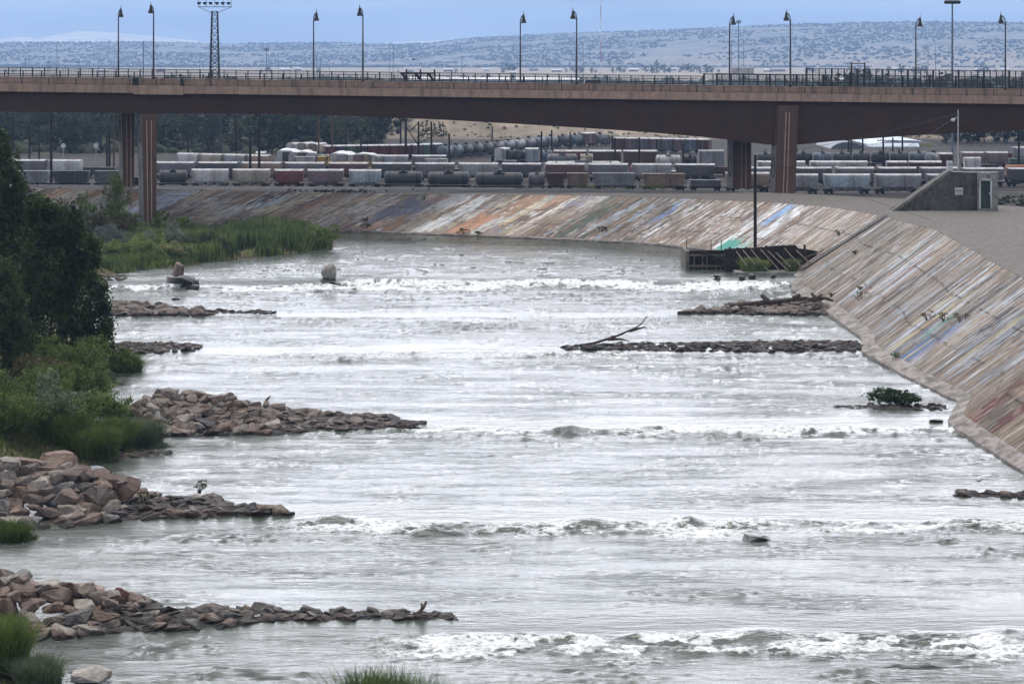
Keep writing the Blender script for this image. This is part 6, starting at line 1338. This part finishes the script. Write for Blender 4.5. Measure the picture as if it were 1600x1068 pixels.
# timber weir
M_tim = mat("old dark timber", (.05, .04, .032), .95, .4, 1.5, .03, 6, col2=(.022, .018, .016)); M_tim2 = mat("bleached timber", (.22, .185, .155), .95, .3, 1.5, .02, 6)
D = 345.; s = D / F; zt0 = Z(432, D)
root = empty("timber_weir", (P(1100, D), D, zt0), label="ruined dark timber crib weir standing in the river beside the levee", cat="weir"); O2 = Vector(root.location)
def bx3(px0, px1, py0, py1, y0, y1, D_=D): return (P(px0, D_) - O2.x, P(px1, D_) - O2.x, y0, y1, Z(py1, D_) - O2.z, Z(py0, D_) - O2.z)
MB().box(*bx3(1071, 1077, 392, 431, 0, 10)).build("end_post", M_tim2, root)
for px0, px1, py0, py1, m_ in [(1077, 1142, 391, 394, M_tim), (1078, 1136, 397, 400, M_tim2), (1077, 1140, 414, 417, M_tim2), (1067, 1135, 429, 437, M_tim), (1078, 1150, 405, 407, M_tim), (1078, 1150, 421, 424, M_tim)]: MB().box(*bx3(px0, px1, py0, py1, -.1, .5)).build("beam", m_, root)
MB().box(*bx3(1077, 1136, 394, 432, .55, 1.2)).build("planking", M_tim, root)
for i, px in enumerate((1084, 1090, 1097, 1104, 1111, 1118, 1126)): MB().box(*bx3(px, px + 1.8, 400, 430, -.02, .53)).build("upright", (M_tim2, M_tim, M_tim2)[i % 3], root)
for a, c in [((1105, 397), (1170, 431)), ((1112, 403), (1160, 432)), ((1120, 398), (1175, 428)), ((1095, 392), (1150, 412))]: MB().bar((P(a[0], D) - O2.x, -1, Z(a[1], D) - O2.z), (P(c[0], D) - O2.x, -1.6, Z(c[1], D) - O2.z), .22, n=5).build("fallen_timber", M_tim, root)
MB().box(*bx3(1068, 1100, 427, 432, -2, 2)).build("sill", M_tim, root)
D2 = 341.
root = empty("timber_wall", (P(1205, D2), D2, 0), label="dark plank retaining wall with slanting pale props behind the timber weir", cat="wall"); O2 = Vector(root.location)
MB().prism([(P(a, D2) - O2.x, Z(c, D2) - O2.z) for a, c in ((1132, 389), (1180, 387), (1215, 384), (1243, 383), (1247, 388), (1276, 392), (1276, 424), (1132, 424))], 0, .6).build("planking", M_tim, root)
for px, py in ((1140, 386), (1152, 386.5), (1166, 386), (1197, 383), (1210, 384), (1223, 382.5), (1236, 384), (1257, 382)): MB().box(*bx3(px - 1.7, px + 1.7, py, 424, -.25, -.01, D2)).build("post", M_tim, root)
for a, c in [((1150, 392), (1162, 412)), ((1160, 390), (1175, 410)), ((1173, 389), (1198, 424)), ((1188, 389), (1216, 423)), ((1199, 391), (1226, 420)), ((1212, 394), (1230, 414)), ((1225, 387), (1250, 418)), ((1243, 390), (1262, 410)), ((1257, 402), (1280, 388))]: MB().bar((P(a[0], D2) - O2.x, -.5, Z(a[1], D2) - O2.z), (P(c[0], D2) - O2.x, -4.5, Z(c[1], D2) - O2.z + .1), .09, n=5).build("prop", M_tim2, root)
b = MB(); b.box(-.35, .35, -.05, 0, -.45, .45); o = b.build("notice_board", mat("sign white", (.75, .74, .72))); o.location = (P(1138.5, 343), 343.5, Z(397, 343)); tag(o, "small white notice with dark marks on the timber weir", "sign")
MB().box(-.2, .2, -.065, -.052, -.05, .1).build("dark_mark", mk, o)
for px, t, lab in ((1073, 371, "left"), (1111, 375, "middle"), (1127, 373, "right")): pole(px, t, 392, "thin dark rod standing on the timber weir, the %s one of three" % lab, r=.07, z0=Z(393, 347), D=347., cat="rod", name="iron_rod")
for px, py, w_, h_, lab in ((1172, 425, 3.2, 2.2, "green grass clump growing between the timber weir and plank wall"), (1190, 424, 2.2, 1.7, "smaller yellow-green clump right beside the larger weir grass clump"), (1237, 424, 2.4, 1.9, "green clump at the right foot of the plank wall")):
    spray_bush("grass_clump", (P(px, 338.5), 338.5, Z(py, 338.5)), w_, h_, 1300, M_grass, px, lab, .09, .35, cat="grass clump")
for k, (px, py) in enumerate(((1175, 434), (1207, 433), (1120, 434), (1160, 436))): one_rock(px, py, 1.3, .8, "dark weedy rock on the little fall below the timber weir, %s from left" % ["third", "fourth", "first", "second"][k], .2, k + 3, mt=M_wet)
b = MB(); b.box(P(1150, 336), P(1250, 336), 336.5, 341, -.6, .30); tag(b.build("concrete_sill", M_bunk2), "low concrete sill holding water behind the timber weir", "sill")
# ---------------------------------------------------------------- vehicles on the bridge
M_glass = mat("dark glass", (.02, .025, .03), .1, .05, 1, spec=.8); M_tyre = mat("tyre", (.02, .02, .02), .9)
def carv(px, lane, m, lab, kind='car', flip=1, hscale=1):
    y = DB + lane; X = P(px, y); q_ = 800 + X / SB; root = empty({'car': "car", 'suv': "suv"}[kind], (X, y, zt(q_) - .27), label=lab, cat="car"); L = 4.6; H = {'car': 1.42, 'suv': 1.95}[kind] * hscale; bl = H * .56
    if kind == 'car': pr = [(-L / 2, .35), (L / 2, .35), (L / 2, bl * .9), (L * .28, bl), (L * .10, H), (-L * .22, H), (-L * .40, bl * 1.05), (-L / 2, bl)]
    else: pr = [(-L / 2, .4), (L / 2, .4), (L / 2, bl * .95), (L * .27, bl), (L * .15, H), (-L * .44, H), (-L * .49, bl)]
    pr = [(p[0] * flip, p[1]) for p in pr]
    MB().prism(pr, -.85, .85).build("body", m, root, bevel=.08)
    g_ = [(p[0] * .9, H * .94 if p[1] >= H else bl * 1.06) for p in pr[3:-1]]
    for yy in (-.87, .85): MB().prism(g_, yy, yy + .02).build("side_windows", M_glass, root)
    for x in (-1.4, 1.4):
        for yy in (-.8, .8): MB().add([(x + .33 * math.cos(t), y2, .33 + .33 * math.sin(t)) for y2 in (yy - .1, yy + .1) for t in np.linspace(0, 2 * math.pi, 13)[:-1]], [tuple(reversed(range(12))), tuple(range(12, 24))] + [(i, (i + 1) % 12, 12 + (i + 1) % 12, 12 + i) for i in range(12)]).build("wheel", M_tyre, root)
    return root
cb = mat("black car paint", (.02, .022, .026), .25, .1, 1, spec=.6); cw = mat("white car paint", (.7, .7, .7), .3, .05, 1, spec=.5); cs_ = mat("silver car paint", (.45, .47, .5), .3, .05, 1, spec=.5)
carv(921, 9, cb, "dark boxy car driving on the bridge right of the middle lamps", 'suv', -1, 1.18)
carv(624, 8, cb, "black low car on the bridge left of the beam trailer"); carv(668, 6.5, cs_, "silver low car on the bridge in front of the beam trailer")
carv(1249, 9, cw, "white car on the bridge just right of the fourth near lamp"); carv(1274, 6.5, cb, "black low car on the bridge following the white one")
# beam structure seen over the barrier
y = DB + 26; q_ = zt(660) - .27; root = empty("beam_trailer", (P(655, y), y, q_), label="dark trailer frame with three uprights and a long beam on the bridge", cat="trailer"); s = y / F
MB().box(-4.5, 4.5, -1.1, 1.1, .7, 1.0).build("bed", M_blk, root)
for x in (-20, 2, 24): MB().box(x * s - .16, x * s + .16, -.16, .16, 1, Z(108.5, y) - q_).build("upright", M_blk, root)
MB().box(-30 * s, 26 * s, -.18, .18, Z(116, y) - q_, Z(113.6, y) - q_).build("beam", M_blk, root)
for x in (-27, -6, 14): MB().bar((x * s, 0, Z(115, y) - q_), ((x + 9) * s, 0, Z(127, y) - q_), .28, n=5).build("strut", M_blk, root)
for x in (-3, -1.8, 3): MB().lathe([(.5, 0), (.5, .3)], (x, 0, 0), n=10).build("wheel", M_tyre, root) if False else MB().box(x - .45, x + .45, -1.0, -.7, 0.0, .9).build("wheel", M_tyre, root)
# sign frame at the right
y = DB + 33; root = empty("goalpost_frame", (P(1340, y), y, zt(1330) - 1), label="thin black goalpost-like frame rising above the tall bridge fence", cat="frame"); s = y / F; z0 = root.location.z
for x in (-9.5, 11): MB().box(x * s - .13, x * s + .13, -.1, .1, 0, Z(97.5, y) - z0).build("post", M_blk, root); MB().bar((x * s, 0, Z(103, y) - z0), ((x + math.copysign(8, x)) * s, 0, Z(112, y) - z0), .08, n=4).build("brace", M_blk, root)
MB().box(-9.5 * s, 11 * s, -.06, .06, Z(100, y) - z0, Z(98.6, y) - z0).build("crossbar", M_blk, root)
# ---------------------------------------------------------------- birds
M_bird = mat("dark feathers", (.02, .02, .022), .8); M_gull = mat("grey white feathers", (.45, .45, .46), .8)
def bird_mesh(m, wings=False):
    bm = bmesh.new(); rings = [(-.30, .01, .10), (-.20, .03, .11), (-.08, .075, .13), (.04, .09, .15), (.13, .065, .19), (.18, .04, .235), (.22, .048, .27), (.265, .032, .268), (.32, .006, .262)]; prev = None
    for x, r_, z in rings:
        ring = [bm.verts.new((x, r_ * math.cos(t), z + r_ * math.sin(t))) for t in np.linspace(0, 2 * math.pi, 9)[:-1]]
        if prev: [bm.faces.new((prev[i], prev[(i + 1) % 8], ring[(i + 1) % 8], ring[i])) for i in range(8)]
        else: bm.faces.new(list(reversed(ring)))
        prev = ring
    bm.faces.new(prev)
    for s in (-1, 1):
        if wings:
            a = [bm.verts.new(c) for c in ((.10, s * .05, .17), (-.10, s * .05, .16), (-.16, s * .55, .34), (.02, s * .62, .36))]; bm.faces.new(a)
        else:
            a = [bm.verts.new(c) for c in ((-.01, s * .03, .08), (.02, s * .03, .08), (.02, s * .03, 0), (-.01, s * .03, 0))]; bm.faces.new(a)
    me = bpy.data.meshes.new("bird"); bm.to_mesh(me); bm.free(); me.materials.append(m); return me
bme = bird_mesh(M_bird); g = random.Random(3)
def bird(loc, sc, me, lab, grp=None):
    o = bpy.data.objects.new("bird", me); COL.objects.link(o); o.location = loc; o.scale = (sc,) * 3; o.rotation_euler = (0, 0, g.uniform(0, 6.3)); return tag(o, lab, "bird", grp)
for k in range(70):
    px = g.triangular(444, 606, 530) if k < 60 else g.uniform(440, 608); yc = 299.6 + 2.2 * (px - 440) / 160 - g.random() ** 2 * 3; D = DZ(yc, 7.25)
    bird((P(px, D), D, 7.2), g.uniform(1.1, 1.6), bme, "small dark bird in the long flock standing along the levee crest", "dark birds along the levee crest")
for px, v in ((300, .97), (497, .62), (514, .5), (498, .75), (645, 1.0), (670, 1.0)):
    p = levee_pt(px_u(px - 100), v) if v < 1 else Vector((P(px, 425), 425, 7.2)); bird(p, 1.4, bme, {300: "lone dark bird on the levee crest right of the left piers", 497: "dark bird on the upper middle of the far levee face", 514: "lowest dark bird on the far levee face", 498: "dark bird just under the crest below the flock", 645: "dark bird on the crest road right of the flock", 670: "last dark bird on the crest road, farthest right"}[px])
x, y, z = px_w(1533, 772); bird((x, y + .8, z + .75), 1.2, bird_mesh(M_gull), "grey and white bird perched on the dark stones at the right edge")
o = bird((P(645, 600), 600, Z(95, 600)), 2.6, bird_mesh(M_bird, True), "black bird flying above the bridge near the beam trailer"); o.rotation_euler = (.5, .2, 1.2)
# ================================================================ HAZE
hm = bpy.data.materials.new("haze air"); hm.use_nodes = True; n = hm.node_tree.nodes; l = hm.node_tree.links
for q_ in list(n):
    if q_.type == 'BSDF_PRINCIPLED': n.remove(q_)
pv = n.new("ShaderNodeVolumePrincipled"); pv.inputs['Color'].default_value = (.42, .64, 1.0, 1); pv.inputs['Density'].default_value = 0.72e-4; pv.inputs['Anisotropy'].default_value = .1
l.new(pv.outputs[0], n['Material Output'].inputs['Volume'])
o = MB().box(-7000, 7000, -60, 20800, -12, 430).build("haze", hm); tag(o, "thin blue haze lying over the plain and the mesa", "haze", kind='stuff')
